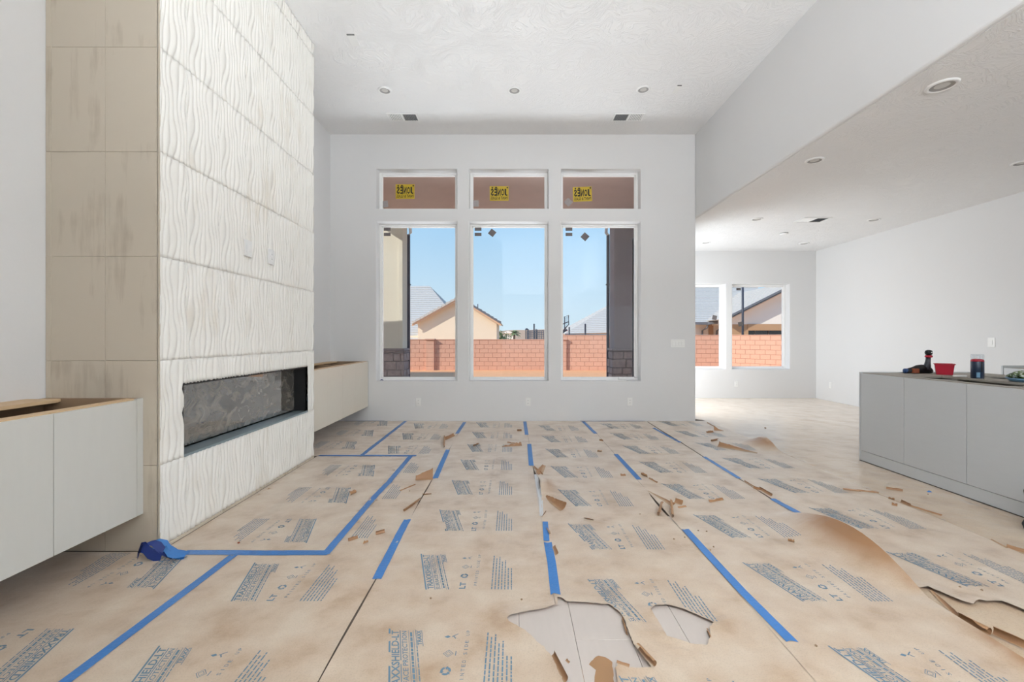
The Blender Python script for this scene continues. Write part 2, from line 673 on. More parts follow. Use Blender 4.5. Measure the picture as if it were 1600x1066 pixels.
def F(px, py, z=0.0):
    """floor point seen at a pixel of the 1600 x 1066 photograph"""
    y = FPX * (CAM_H - z) / (py - HOR)
    return ((px - 800) * y / FPX, y)


# ================================================================== room shell
XL, XR = -2.72, 2.75          # living room side planes
YB = 6.44                     # window wall plane
ZC, ZL = 4.29, 3.046          # high and low ceilings
XK, YN = 6.29, 8.90           # kitchen right wall, dining nook back wall
YR = -5.0                     # wall behind the camera

S = 'structure'
# openings of the window wall: x0, x1, z0, z1
WX = [(-2.03, -0.825), (-0.64, 0.545), (0.735, 1.925)]
WZ = (0.597, 2.985)
TZ = (3.18, 3.772)
ops = [(a, b, *WZ) for a, b in WX] + [(a, b, *TZ) for a, b in WX]
g = wall_panels('X', XL - 0.25, XR, -0.3, ZC + 0.3, YB, YB + 0.22, ops)
put('wall_back', g, 'wall', bevel=0.012, kind=S)
NX = [(3.22, 4.42), (4.56, 5.745)]
NZ = (0.597, 2.36)
g = wall_panels('X', XR - 0.2, XK + 0.2, -0.3, ZL + 0.3, YN, YN + 0.22, [(a, b, *NZ) for a, b in NX])
put('wall_nook_back', g, 'wall', bevel=0.012, kind=S)
put('wall_left', G().box(XL - 0.25, XL, YR - 0.2, YB + 0.22, -0.3, ZC + 0.3), 'wall', kind=S)
g = wall_panels('Y', YR - 0.2, YN + 0.22, -0.3, ZL + 0.3, XK, XK + 0.2, [(-2.8, 0.4, 1.05, 2.5)])  # unseen opening added for the kitchen fill lamp
put('wall_right', g, 'wall', kind=S)
g = wall_panels('Y', YB + 0.22, YN + 0.22, -0.3, ZL + 0.3, XR - 0.2, XR, [(6.92, 8.68, 0.05, 2.4)])
put('wall_nook_side', g, 'wall', kind=S)
g = wall_panels('X', XL - 0.25, XK + 0.2, -0.3, ZC + 0.3, YR - 0.2, YR, [(-2.2, 2.2, 0.4, 3.1), (3.3, 5.7, 0.6, 2.6)])
put('wall_rear', g, 'wall', kind=S)
put('wall_light_blocker', G().box(XL, -0.30, -0.52, -0.30, -0.3, ZC + 0.1), 'wall', bevel=0.012, kind=S)  # added partition behind the camera, keeps light off the left side
put('wall_header', G().box(XR, XR + 0.22, YR - 0.2, YB + 0.22, ZL, ZC + 0.3), 'wall', bevel=0.022, seg=3, kind=S)
ceil_hi = put('ceiling', G().box(XL - 0.25, XR + 0.22, YR - 0.2, YB + 0.22, ZC, ZC + 0.25), 'ceiling', kind=S)
ceil_lo = put('ceiling', G().box(XR + 0.03, XK + 0.2, YR - 0.2, YN + 0.22, ZL - 0.004, ZL + 0.3), 'ceiling', kind=S)
put('floor', G().box(XL - 0.25, XK + 0.2, YR - 0.2, YN + 0.22, -0.3, -0.012), 'slab', kind=S)
# added unseen slab keeps direct sun out of the openings behind the camera
put('sun_blocker', G().box(XL - 3, XK + 1, YR - 3.4, YR - 0.2, 3.4, 3.6), 'stucco_taupe', kind=S)


def window(n, x0, x1, z0, z1, yw, fr=0.034):
    w = thing('window_%d' % n, ((x0 + x1) / 2, yw + 0.17, z0), kind=S)
    y0, y1 = yw + 0.135, yw + 0.205
    for (a, b, c, d) in ((x0, x0 + fr, z0, z1), (x1 - fr, x1, z0, z1), (x0 + fr, x1 - fr, z0, z0 + fr), (x0 + fr, x1 - fr, z1 - fr, z1)):
        put('frame', G().box(a, b, y0, y1, c, d), 'trim_white', w, bevel=0.005)
    b = 0.012
    gg = G()
    for (p, q, c, d) in ((x0 + fr, x0 + fr + b, z0 + fr, z1 - fr), (x1 - fr - b, x1 - fr, z0 + fr, z1 - fr),
                         (x0 + fr, x1 - fr, z0 + fr, z0 + fr + b), (x0 + fr, x1 - fr, z1 - fr - b, z1 - fr)):
        gg.box(p, q, y0 + 0.02, y1 - 0.01, c, d)
    put('glazing_bead', gg, 'trim_white', w)
    put('pane', G().box(x0 + fr, x1 - fr, yw + 0.168, yw + 0.174, z0 + fr, z1 - fr), 'glass', w)
    return w


k = 1
for a, b in WX:
    window(k, a, b, *WZ, YB)
    k += 1
for a, b in WX:
    window(k, a, b, *TZ, YB)
    k += 1
for a, b in NX:
    window(k, a, b, *NZ, YN)
    k += 1

# plank tile floor that shows where the paper is torn (each plank a piece of the floor)
floor_o = bpy.data.objects['floor']
pw, pl = 0.232, 1.22
plank0 = None
for i in range(8):
    xa = -0.432 + i * pw
    off = (i * 0.41) % pl
    for j in range(-1, 3):
        y0 = 0.55 + off + j * pl
        if y0 > 2.6 or y0 + pl < 0.6:
            continue
        if plank0 is None:
            plank0 = put('plank', G().box(xa, xa + pw - 0.0015, y0, y0 + pl - 0.0015, -0.012, -0.004), 'plank', floor_o, bevel=0.001, seg=1)
            p00 = (xa, y0)
        else:
            share('plank', plank0, floor_o, (xa - p00[0], y0 - p00[1], 0))

# ================================================================== fireplace
FX = -2.056
FY0, FY1 = 2.507, 4.456
OY0, OY1, OZ0, OZ1 = 2.688, 4.319, 0.495, 0.957
fp = thing('fireplace', ((XL + FX) / 2, (FY0 + FY1) / 2, 0), 'tall fireplace clad in ivory wave tile with a long low glass firebox', 'fireplace')
TH = 0.012
# body behind the tile, with the firebox recess
body = G()
bx0, bx1 = XL + 0.002, FX - 0.0075
body.box(bx0, bx1, FY0 + TH * 0.4, OY0, 0, ZC)
body.box(bx0, bx1, OY1, FY1, 0, ZC)
body.box(bx0, bx1, OY0, OY1, 0, OZ0)
body.box(bx0, bx1, OY0, OY1, OZ1, ZC)
put('core', body, 'grout', fp)
colsY = [2.507, 2.714, 3.019, 3.324, 3.629, 3.934, 4.239, 4.456]
rowsZ = [0.022, 0.50, 1.111, 1.720, 2.331, 2.940, 3.550, 4.160, 4.29]
GAP = 0.0007
PITCH = 0.305


def relief(u, v):
    """wavy vertical ribs of one tile; u, v in metres from the tile's lower left corner"""
    ph = u / PITCH * 8.0
    w = 2 * np.pi * v / 0.61
    ph = ph + 0.42 * np.sin(w + u * 15.0) + 0.20 * np.sin(2 * w - u * 24.0 + 1.1) + 0.14 * np.sin(u * 43 + 0.7)
    s = np.abs(np.cos(np.pi * ph))
    return 0.0135 * s ** 0.75


def wave_rect(g, y0, y1, z0, z1, ybase, zbase):
    ny = max(2, int((y1 - y0) / 0.0036))
    nz = max(2, int((z1 - z0) / 0.022))
    ys = np.linspace(y0, y1, ny + 1)
    zs = np.linspace(z0, z1, nz + 1)
    yy, zz = np.meshgrid(ys, zs)
    h = relief(yy - ybase, zz - zbase)
    n = len(g.v)
    xs = FX - 0.0072 + h
    for r in range(nz + 1):
        for c in range(ny + 1):
            g.v.append((float(xs[r, c]), float(yy[r, c]), float(zz[r, c])))
    W = ny + 1
    for r in range(nz):
        for c in range(ny):
            a = n + r * W + c
            g.f.append((a, a + 1, a + W + 1, a + W))
    # skirt back to the core
    rim = [n + c for c in range(W)] + [n + r * W + ny for r in range(1, nz + 1)] + [n + nz * W + c for c in range(ny - 1, -1, -1)] + [n + r * W for r in range(nz - 1, 0, -1)]
    m0 = len(g.v)
    for i in rim:
        p = g.v[i]
        g.v.append((FX - TH, p[1], p[2]))
    L = len(rim)
    for i in range(L):
        g.f.append((rim[(i + 1) % L], rim[i], m0 + i, m0 + (i + 1) % L))


full_tile = None
for c in range(7):
    for r in range(8):
        y0, y1 = colsY[c] + (GAP if c else 0), colsY[c + 1] - (GAP if c < 6 else 0)
        z0, z1 = rowsZ[r] + 0.0003, rowsZ[r + 1] - 0.0003
        yb = colsY[c] if c else colsY[1] - PITCH
        zb = rowsZ[r] if r else rowsZ[1] - 0.61
        rects = [(y0, y1, z0, z1)]
        if r == 1:                                # the firebox cuts this row
            rects = []
            if y0 < OY0:
                rects.append((y0, min(y1, OY0), z0, z1))
            if y1 > OY1:
                rects.append((max(y0, OY1), y1, z0, z1))
            a, b = max(y0, OY0), min(y1, OY1)
            if b - a > 0.005:
                rects.append((a, b, OZ1, z1))
        if len(rects) == 1 and 1 <= c <= 5 and 2 <= r <= 6 and full_tile is not None:
            o = share('wave_tile', full_tile, fp, (0, colsY[c] - full_at[0], rowsZ[r] - full_at[1]))
            continue
        gt = G()
        for q in rects:
            wave_rect(gt, *q, yb, zb)
        o = put('wave_tile', gt, 'tile_front', fp, smooth=False, fix=False)
        for p in o.data.polygons:
            p.use_smooth = True
        if 1 <= c <= 5 and 2 <= r <= 6 and full_tile is None:
            full_tile = o
            full_at = (colsY[c], rowsZ[r])
# flat travertine tiles on the near return (facing the camera)
retX = [XL, -2.687, -2.371, FX - 0.002]
for c in range(3):
    for r in range(8):
        x0, x1 = retX[c] + GAP, retX[c + 1] - GAP
        put('return_tile', G().box(x0, x1, FY0, FY0 + TH, rowsZ[r] + GAP - (0.022 if r == 0 else 0), rowsZ[r + 1] - GAP), 'tile_side', fp, bevel=0.0015, seg=1)
put('edge_trim', G().box(FX - 0.008, FX + 0.003, FY0 - 0.001, FY0 + 0.004, 0, ZC), 'tile_side', fp)
put('base_strip', G().box(FX - 0.012, FX + 0.006, FY0, FY1, 0, 0.021), 'tile_side', fp, bevel=0.003)
# firebox
GX = -2.185
fb = put('firebox', G().box(GX - 0.30, GX - 0.28, OY0, OY1, OZ0, OZ1)
         .box(GX - 0.28, FX - 0.012, OY0 - 0.0005, OY0 + 0.004, OZ0, OZ1).box(GX - 0.28, FX - 0.012, OY1 - 0.012, OY1, OZ0, OZ1)
         .box(GX - 0.28, FX - 0.012, OY0, OY1, OZ1 - 0.012, OZ1).box(GX - 0.28, FX - 0.012, OY0, OY1, OZ0, OZ0 + 0.004), 'black_metal', fp)
put('glass_panel', G().box(GX - 0.006, GX, OY0 + 0.004, OY1 - 0.012, OZ0 + 0.03, OZ1 - 0.012), 'dusty_glass', fb)
put('bottom_ledge', G().box(GX, FX + 0.004, OY0, OY1, OZ0 + 0.001, OZ0 + 0.02), 'steel', fb, bevel=0.002)
put('metal_edge', G().box(FX - 0.012, FX + 0.004, OY0 - 0.003, OY0 + 0.001, OZ0, OZ1 + 0.004).box(FX - 0.012, FX + 0.004, OY0, OY1, OZ1, OZ1 + 0.004)
    .box(FX - 0.012, FX + 0.004, OY1, OY1 + 0.004, OZ0, OZ1 + 0.004), 'black_metal', fb)


# ================================================================== wall plates
def plate(name, c, n, w, h, label, kind_='outlet', group=None):
    """wall plate centred at c with normal n ('-Y', '+X', '-X')"""
    o = thing(name, (c[0], c[1], c[2] - h / 2), label, 'switch' if 'switch' in name else 'outlet', group)

    def bx(du0, du1, dz0, dz1, t0, t1, nm, mt, bev=0.0):
        gg = G()
        if n == '-Y':
            gg.box(c[0] + du0, c[0] + du1, c[1] - t1, c[1] - t0, c[2] + dz0, c[2] + dz1)
        elif n == '+X':
            gg.box(c[0] + t0, c[0] + t1, c[1] + du0, c[1] + du1, c[2] + dz0, c[2] + dz1)
        else:
            gg.box(c[0] - t1, c[0] - t0, c[1] + du0, c[1] + du1, c[2] + dz0, c[2] + dz1)
        return put(nm, gg, mt, o, bevel=bev)
    bx(-w / 2, w / 2, -h / 2, h / 2, 0, 0.007 if n != '+X' else 0.0125, 'plate', 'plate_white', 0.002)
    if n == '+X':
        c = (c[0] + 0.0055, c[1], c[2])
    if kind_ == 'outlet':
        for s in (-1, 1):
            b = bx(-0.017, 0.017, s * 0.02 - 0.015, s * 0.02 + 0.015, 0.007, 0.010, 'socket', 'plate_white', 0.001)
            for q in (-0.007, 0.004):
                gg = G()
                if n == '-Y':
                    gg.box(c[0] + q, c[0] + q + 0.003, c[1] - 0.0106, c[1] - 0.0095, c[2] + s * 0.02 - 0.004, c[2] + s * 0.02 + 0.006)
                elif n == '+X':
                    gg.box(c[0] + 0.0095, c[0] + 0.0106, c[1] + q, c[1] + q + 0.003, c[2] + s * 0.02 - 0.004, c[2] + s * 0.02 + 0.006)
                else:
                    gg.box(c[0] - 0.0106, c[0] - 0.0095, c[1] + q, c[1] + q + 0.003, c[2] + s * 0.02 - 0.004, c[2] + s * 0.02 + 0.006)
                put('slot', gg, 'plate_grey', b)
    elif kind_ == 'switch':
        k_ = max(1, round(w / 0.05) - 0) if w > 0.1 else 1
        for i in range(k_):
            u = (i - (k_ - 1) / 2) * 0.046
            bx(u - 0.0165, u + 0.0165, -0.033, 0.033, 0.007, 0.011, 'rocker', 'plate_white', 0.002)
    return o


plate('wall_outlet', (-1.40, YB, 0.285), '-Y', 0.075, 0.118, 'white duplex outlet under the window beside the floating cream cabinet')
plate('wall_outlet', (0.24, YB, 0.285), '-Y', 0.075, 0.118, 'white duplex outlet under the middle of the three tall windows')
plate('wall_outlet', (1.765, YB, 0.290), '-Y', 0.075, 0.118, 'white duplex outlet under the tall window with trim scraps on its sill')
plate('wall_switch', (2.48, YB, 1.16), '-Y', 0.21, 0.118, 'wide white four gang switch plate beside the dining nook opening', 'switch')
plate('wall_outlet', (FX + 0.0066, 3.33, 1.936), '+X', 0.085, 0.125, 'white blank wall plate on the wave tile, the nearer to the bare side tiles', 'switch')
plate('wall_outlet', (FX + 0.0066, 3.646, 1.93), '+X', 0.085, 0.125, 'white duplex outlet on the wave tile above the firebox')
plate('wall_outlet', (4.64, YN, 0.29), '-Y', 0.075, 0.118, 'faint white outlet under the nook windows')
plate('wall_outlet', (XK, 8.49, 0.31), '-X', 0.075, 0.118, 'low white outlet on the side wall of the dining nook')
plate('wall_switch', (XK, 5.64, 1.185), '-X', 0.085, 0.125, 'white rocker switch on the kitchen side wall above the grey island', 'switch')


# ================================================================== ceiling fittings
def downlight(c, zc, label, r=0.085):
    o = thing('recessed_light', (c[0], c[1], zc - 0.01), label, 'ceiling light', 'recessed ceiling lights')
    put('trim_ring', G().lathe((c[0], c[1], zc), [(r * 0.70, -0.001), (r * 0.74, -0.011), (r * 0.95, -0.011), (r, -0.004), (r, 0.0)], 28, cap0=False, cap1=False), 'trim_white', o, smooth=True)
    put('reflector', G().lathe((c[0], c[1], zc), [(r * 0.72, -0.008), (r * 0.66, -0.004), (r * 0.5, -0.0022), (r * 0.45, -0.0020)], 28, cap0=False, cap1=False), 'can_grey', o, smooth=True)
    put('lens', G().lathe((c[0], c[1], zc), [(r * 0.46, -0.0030), (r * 0.3, -0.0045), (0.002, -0.005)], 28, cap0=False), 'lamp_cone', o, smooth=True)


HI = 'recessed light in the high ceiling '
downlight((-1.565, 5.29), ZC, HI + 'above the vent by the fireplace side')
downlight((0.03, 5.29), ZC, HI + 'in front of the middle window')
downlight((1.61, 5.27), ZC, HI + 'next to the small blank cover')
LO = 'recessed light in the low ceiling '
downlight((3.06, 3.06), ZL - 0.004, LO + 'beside the header, over the island end', 0.095)
downlight((3.06, 4.35), ZL - 0.004, LO + 'beside the header, second along it')
downlight((3.70, 6.50), ZL - 0.004, LO + 'between the header and the vent')
downlight((5.50, 6.54), ZL - 0.004, LO + 'between the vent and the side wall')
downlight((5.23, 4.41), ZL - 0.004, LO + 'above the back kitchen cabinet')
downlight((3.65, 8.10), ZL - 0.004, LO + 'inside the nook by the half hidden window')
downlight((5.55, 8.17), ZL - 0.004, LO + 'inside the nook near its far corner')
o = thing('smoke_alarm', (4.66, 7.37, ZL - 0.03), 'small round smoke alarm on the low ceiling past the vent', 'smoke alarm')
put('body', G().lathe((4.66, 7.37, ZL - 0.004), [(0.062, 0), (0.062, -0.014), (0.05, -0.026), (0.02, -0.03)], 24), 'trim_white', o, smooth=True)
put('grille', G().lathe((4.66, 7.37, ZL - 0.004), [(0.0635, -0.006), (0.0635, -0.010)], 24), 'vent_dark', o)


def vent(c, zc, sx, sy, label, flip=False):
    o = thing('ceiling_vent', (c[0], c[1], zc - 0.012), label, 'air vent', 'ceiling air vents')
    x0, x1, y0, y1 = c[0] - sx / 2, c[0] + sx / 2, c[1] - sy / 2, c[1] + sy / 2
    b = 0.022
    gg = G().box(x0, x1, y0, y0 + b, zc - 0.010, zc).box(x0, x1, y1 - b, y1, zc - 0.010, zc)
    gg.box(x0, x0 + b, y0 + b, y1 - b, zc - 0.010, zc).box(x1 - b, x1, y0 + b, y1 - b, zc - 0.010, zc)
    gg.box(c[0] - 0.009, c[0] + 0.009, y0 + b, y1 - b, zc - 0.010, zc)
    put('frame', gg, 'trim_white', o, bevel=0.002)
    put('duct', G().box(x0 + b, x1 - b, y0 + b, y1 - b, zc - 0.0012, zc), 'vent_dark', o)
    for side in (0, 1):
        a0, a1 = (x0 + b, c[0] - 0.009) if side == 0 else (c[0] + 0.009, x1 - b)
        n = 8
        light = (side == 0) != flip  # other half goes grey: shade of the angled slats put into the colour
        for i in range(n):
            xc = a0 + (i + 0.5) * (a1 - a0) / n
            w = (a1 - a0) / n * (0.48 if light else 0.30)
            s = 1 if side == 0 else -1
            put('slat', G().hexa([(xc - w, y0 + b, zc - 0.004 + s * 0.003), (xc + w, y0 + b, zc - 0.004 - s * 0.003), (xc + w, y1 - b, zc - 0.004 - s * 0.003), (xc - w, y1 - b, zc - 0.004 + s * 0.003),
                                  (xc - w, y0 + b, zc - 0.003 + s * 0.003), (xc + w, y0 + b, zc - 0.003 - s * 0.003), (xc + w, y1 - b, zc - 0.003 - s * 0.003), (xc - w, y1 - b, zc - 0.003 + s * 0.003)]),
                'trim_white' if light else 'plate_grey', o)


vent((-1.50, 5.93), ZC, 0.42, 0.22, 'white louvred vent in the high ceiling near the fireplace wall corner')
vent((1.60, 5.93), ZC, 0.42, 0.22, 'white louvred vent in the high ceiling near the header', True)
vent((4.57, 6.54), ZL - 0.004, 0.42, 0.26, 'white louvred vent in the low ceiling before the nook')


def blank_cover(c, zc, sx, sy, label):
    o = thing('blank_ceiling_cover', (c[0], c[1], zc - 0.008), label, 'ceiling cover')
    put('cover', G().box(c[0] - sx / 2, c[0] + sx / 2, c[1] - sy / 2, c[1] + sy / 2, zc - 0.006, zc), 'plate_white', o, bevel=0.002)
    put('slot', G().box(c[0] - sx / 2 + 0.005, c[0] + sx / 2 - 0.005, c[1] - sy / 2 - 0.012, c[1] - sy / 2, zc - 0.008, zc), 'plate_grey', o)


blank_cover((-1.62, 4.40), ZC, 0.085, 0.16, 'small rectangular ceiling cover with a grey slot above the fireplace')
blank_cover((2.02, 5.27), ZC, 0.06, 0.16, 'small rectangular ceiling cover beside a recessed light near the header')

# ================================================================== floating cabinets by the fireplace
CX = -2.146
CZ0, CZ1 = 0.222, 0.894


def floating_cabinet(y0, y1, gaps, label, door_mat, filler=None):
    o = thing('floating_cabinet', ((XL + CX) / 2, (y0 + y1) / 2, CZ0), label, 'cabinet')
    t = 0.018
    ye = y1
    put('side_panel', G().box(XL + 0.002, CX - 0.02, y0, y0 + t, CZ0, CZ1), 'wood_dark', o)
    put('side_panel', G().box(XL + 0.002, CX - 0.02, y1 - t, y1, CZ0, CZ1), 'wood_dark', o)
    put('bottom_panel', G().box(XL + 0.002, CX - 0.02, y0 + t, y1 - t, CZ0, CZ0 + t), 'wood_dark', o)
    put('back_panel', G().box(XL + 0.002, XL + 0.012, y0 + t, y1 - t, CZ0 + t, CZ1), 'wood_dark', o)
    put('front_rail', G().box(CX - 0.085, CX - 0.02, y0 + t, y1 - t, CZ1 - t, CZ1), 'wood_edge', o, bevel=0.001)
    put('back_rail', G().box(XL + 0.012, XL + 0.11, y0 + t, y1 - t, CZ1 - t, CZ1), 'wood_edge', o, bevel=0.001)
    for a in gaps[1:-1:2]:
        put('divider', G().box(XL + 0.012, CX - 0.021, a - 0.009, a + 0.009, CZ0 + t, CZ1 - t), 'wood_dark', o)
    for a, b in zip(gaps[:-1], gaps[1:]):
        put('door', G().box(CX - 0.019, CX, a + 0.0016, b - 0.0016, CZ0, CZ1 - 0.006), door_mat, o, bevel=0.0012)
    if filler:
        put('filler_strip', G().box(CX - 0.03, CX - 0.002, filler[0] + 0.002, filler[1], CZ0, CZ1), 'tile_side' if False else 'door_greige', o)
    return o


floating_cabinet(0.03, FY0 - 0.002, [0.05, 0.542, 1.034, 1.524, 2.014, 2.462], 'greige floating cabinet with open plywood top against the bare side of the fireplace', 'door_greige', (2.462, FY0 - 0.002))
floating_cabinet(FY1 + 0.002, YB - 0.002, [4.50, 5.02, 5.45, 5.89, 6.41], 'cream floating cabinet between the fireplace and the window wall', 'door_cream', (6.41, YB - 0.002))
put('plywood_board', G().box(-2.63, -2.455, 0.2, 2.33, CZ1 + 0.0005, CZ1 + 0.0195), 'wood_edge', bevel=0.002, label='bare plywood board lying on top of the greige floating cabinet', cat='board')

# ================================================================== kitchen island and back cabinet
IX0, IX1 = 3.55, 4.78
IY1, IY0 = 4.40, 0.55
isl = thing('kitchen_island', ((IX0 + IX1) / 2, (IY0 + IY1) / 2, 0), 'grey kitchen island without worktop, flat doors over a low plinth', 'island')
put('end_panel', G().box(IX0, IX1, IY1 - 0.019, IY1, 0, 0.896), 'door_grey', isl, bevel=0.001)
put('end_panel', G().box(IX0, IX1, IY0, IY0 + 0.019, 0, 0.896), 'door_grey', isl, bevel=0.001)
put('plinth', G().box(IX0 + 0.004, IX0 + 0.022, IY0 + 0.02, IY1 - 0.02, 0, 0.098), 'door_grey', isl)
put('back_panel', G().box(IX1 - 0.02, IX1, IY0 + 0.02, IY1 - 0.02, 0, 0.885), 'door_grey', isl)
put('bottom_panel', G().box(IX0 + 0.03, IX1 - 0.03, IY0 + 0.02, IY1 - 0.02, 0.10, 0.118), 'ply_grey', isl)
dgaps = [4.379, 3.898, 3.360, 2.825, 2.29, 1.755, 1.22, 0.571]
for a, b in zip(dgaps[:-1], dgaps[1:]):
    put('door', G().box(IX0 + 0.001, IX0 + 0.020, b + 0.0016, a - 0.0016, 0.102, 0.884), 'door_grey', isl, bevel=0.0012)
for a in dgaps[1:-1]:
    put('divider', G().box(IX0 + 0.022, 4.13, a - 0.014, a + 0.014, 0.118, 0.868), 'ply_grey', isl)
put('front_rail', G().box(IX0 + 0.021, IX0 + 0.12, IY0 + 0.02, IY1 - 0.02, 0.870, 0.889), 'ply_grey', isl)
put('middle_rail', G().box(4.02, 4.24, IY0 + 0.02, IY1 - 0.02, 0.870, 0.889), 'ply_grey', isl)
put('middle_panel', G().box(4.125, 4.145, IY0 + 0.02, IY1 - 0.02, 0.118, 0.868), 'ply_grey', isl)
put('back_rail', G().box(IX1 - 0.12, IX1 - 0.021, IY0 + 0.02, IY1 - 0.02, 0.870, 0.889), 'ply_grey', isl)
put('end_rail', G().box(IX0 + 0.12, IX1 - 0.12, 4.02, IY1 - 0.02, 0.8705, 0.8885), 'ply_grey', isl)

bc = thing('kitchen_base_cabinet', (5.97, 2.9, 0), 'white base cabinet along the side wall behind the island', 'cabinet')
put('carcass', G().box(5.67, XK - 0.003, 0.9, 4.95, 0.1, 0.90), 'ply_grey', bc)
put('end_panel', G().box(5.65, XK - 0.003, 4.95, 4.969, 0, 0.925), 'door_grey', bc, bevel=0.001)
for i in range(7):
    put('door', G().box(5.65, 5.669, 0.92 + i * 0.575, 0.92 + (i + 1) * 0.575 - 0.004, 0.1, 0.90), 'door_grey', bc, bevel=0.001)
put('plinth', G().box(5.70, 5.72, 0.9, 4.95, 0, 0.1), 'door_grey', bc)

# ---- things on the island
ZT = 0.889
# cordless driver in a heap with its cable
dx, dy = 4.115, 4.325
d = thing('cordless_drill', (dx - 0.02, dy, ZT), 'black cordless drill standing on its head guard with a red collar', 'drill')
gb = G()
prof = [(-0.150, 0.030, 0.018), (-0.12, 0.048, 0.03), (-0.07, 0.060, 0.036), (-0.02, 0.082, 0.045), (0.03, 0.088, 0.05), (0.08, 0.078, 0.045), (0.115, 0.05, 0.03)]
rings = []
for (u, hh, ww) in prof:
    rings.append([(dx - 0.02 + u, dy + ww * math.cos(a), ZT + hh / 2 + hh / 2 * math.sin(a)) for a in np.linspace(0, 2 * math.pi, 14, endpoint=False)])
gb.rings(rings)
put('motor_housing', gb, 'black', d, smooth=True)
put('battery', G().box(dx - 0.12, dx - 0.065, dy - 0.055, dy - 0.02, ZT + 0.004, ZT + 0.05), 'tool_orange', d, bevel=0.006)
put('battery_cap', G().lathe((dx - 0.175, dy, ZT + 0.024), [(0.012, 0), (0.024, 0.008), (0.024, 0.045), (0.014, 0.055)], 14, 'X'), 'tool_blue', d, smooth=True)
put('handle', G().tube([(dx + 0.03, dy - 0.03, ZT + 0.035), (dx + 0.032, dy - 0.03, ZT + 0.075), (dx + 0.038, dy - 0.03, ZT + 0.12), (dx + 0.044, dy - 0.03, ZT + 0.165)], [0.026, 0.028, 0.021, 0.019], 14), 'tool_dark', d, smooth=True)
put('collar', G().lathe((dx + 0.046, dy - 0.03, ZT + 0.160), [(0.024, 0), (0.032, 0.006), (0.026, 0.022)], 16), 'red', d, smooth=True)
put('head', G().lathe((dx + 0.046, dy - 0.03, ZT + 0.178), [(0.012, 0), (0.026, 0.012), (0.031, 0.03), (0.026, 0.048), (0.010, 0.058)], 18), 'black', d, smooth=True)
put('white_patch', G().box(dx + 0.041, dx + 0.052, dy - 0.0625, dy - 0.058, ZT + 0.206, ZT + 0.216), 'plate_white', d)  # small white patch on the head
# red bin, corner towards the camera
bnx, bny = 4.185, 4.165
rb = thing('parts_bin', (bnx, bny, ZT + 0.002), 'small open red plastic bin beside the drill', 'bin')


def rot(px, py, a, cx, cy):
    c, s = math.cos(a), math.sin(a)
    return (cx + px * c - py * s, cy + px * s + py * c)


def bin_ring(h, a, z):
    return [rot(sx * h[0], sy * h[1], a, bnx, bny) + (z,) for sx, sy in ((-1, -1), (1, -1), (1, 1), (-1, 1))]


an = math.radians(48)
put('tub', G().rings([bin_ring((0.060, 0.056), an, ZT + 0.002), bin_ring((0.072, 0.068), an, ZT + 0.105), bin_ring((0.068, 0.064), an, ZT + 0.105), bin_ring((0.057, 0.053), an, ZT + 0.005)], True, True), 'red', rb)
put('rim', G().rings([bin_ring((0.078, 0.074), an, ZT + 0.099), bin_ring((0.078, 0.074), an, ZT + 0.106), bin_ring((0.067, 0.063), an, ZT + 0.106), bin_ring((0.067, 0.063), an, ZT + 0.099)], closed=True), 'red', rb)
# spray can
cx_, cy_ = 4.085, 3.775
sc_ = thing('spray_can', (cx_, cy_, ZT), 'dark navy spray can with red shoulder and clear cap', 'spray can')
put('can', G().lathe((cx_, cy_, ZT), [(0.040, 0), (0.0425, 0.003), (0.0425, 0.150), (0.041, 0.153)], 28), 'can_navy', sc_, smooth=True)
put('red_band', G().lathe((cx_, cy_, ZT), [(0.0428, 0.148), (0.043, 0.156), (0.036, 0.168), (0.020, 0.172)], 28), 'red', sc_, smooth=True)
put('cap', G().lathe((cx_, cy_, ZT), [(0.0415, 0.157), (0.0415, 0.205), (0.0405, 0.211), (0.002, 0.212)], 28, cap0=False), 'clear', sc_, smooth=True)
put('nozzle', G().lathe((cx_, cy_, ZT), [(0.009, 0.172), (0.009, 0.19), (0.006, 0.194)], 12), 'plate_white', sc_)
gg = G()
for (a0, a1, z0, z1) in ((3.75, 4.28, 0.010, 0.055),):
    n_ = 6
    vs_ = []
    for i in range(n_ + 1):
        a = a0 + (a1 - a0) * i / n_
        vs_ += [(cx_ + 0.0432 * math.cos(a), cy_ + 0.0432 * math.sin(a), ZT + z0), (cx_ + 0.0432 * math.cos(a), cy_ + 0.0432 * math.sin(a), ZT + z1)]
    gg.add(vs_, [(2 * i, 2 * i + 2, 2 * i + 3, 2 * i + 1) for i in range(n_)])
put('label_patch', gg, 'can_blue', sc_, fix=False)
put('label_stripe', G().box(cx_ - 0.012, cx_ - 0.002, cy_ - 0.0435, cy_ - 0.0405, ZT + 0.06, ZT + 0.148), 'black', sc_)
put('marker_pen', G().tube([(4.03, 3.93, ZT + 0.008), (4.12, 3.90, ZT + 0.008), (4.125, 3.898, ZT + 0.008)], [0.008, 0.008, 0.005], 12), 'plate_white', smooth=True, label='short white marker pen lying behind the spray can', cat='pen')
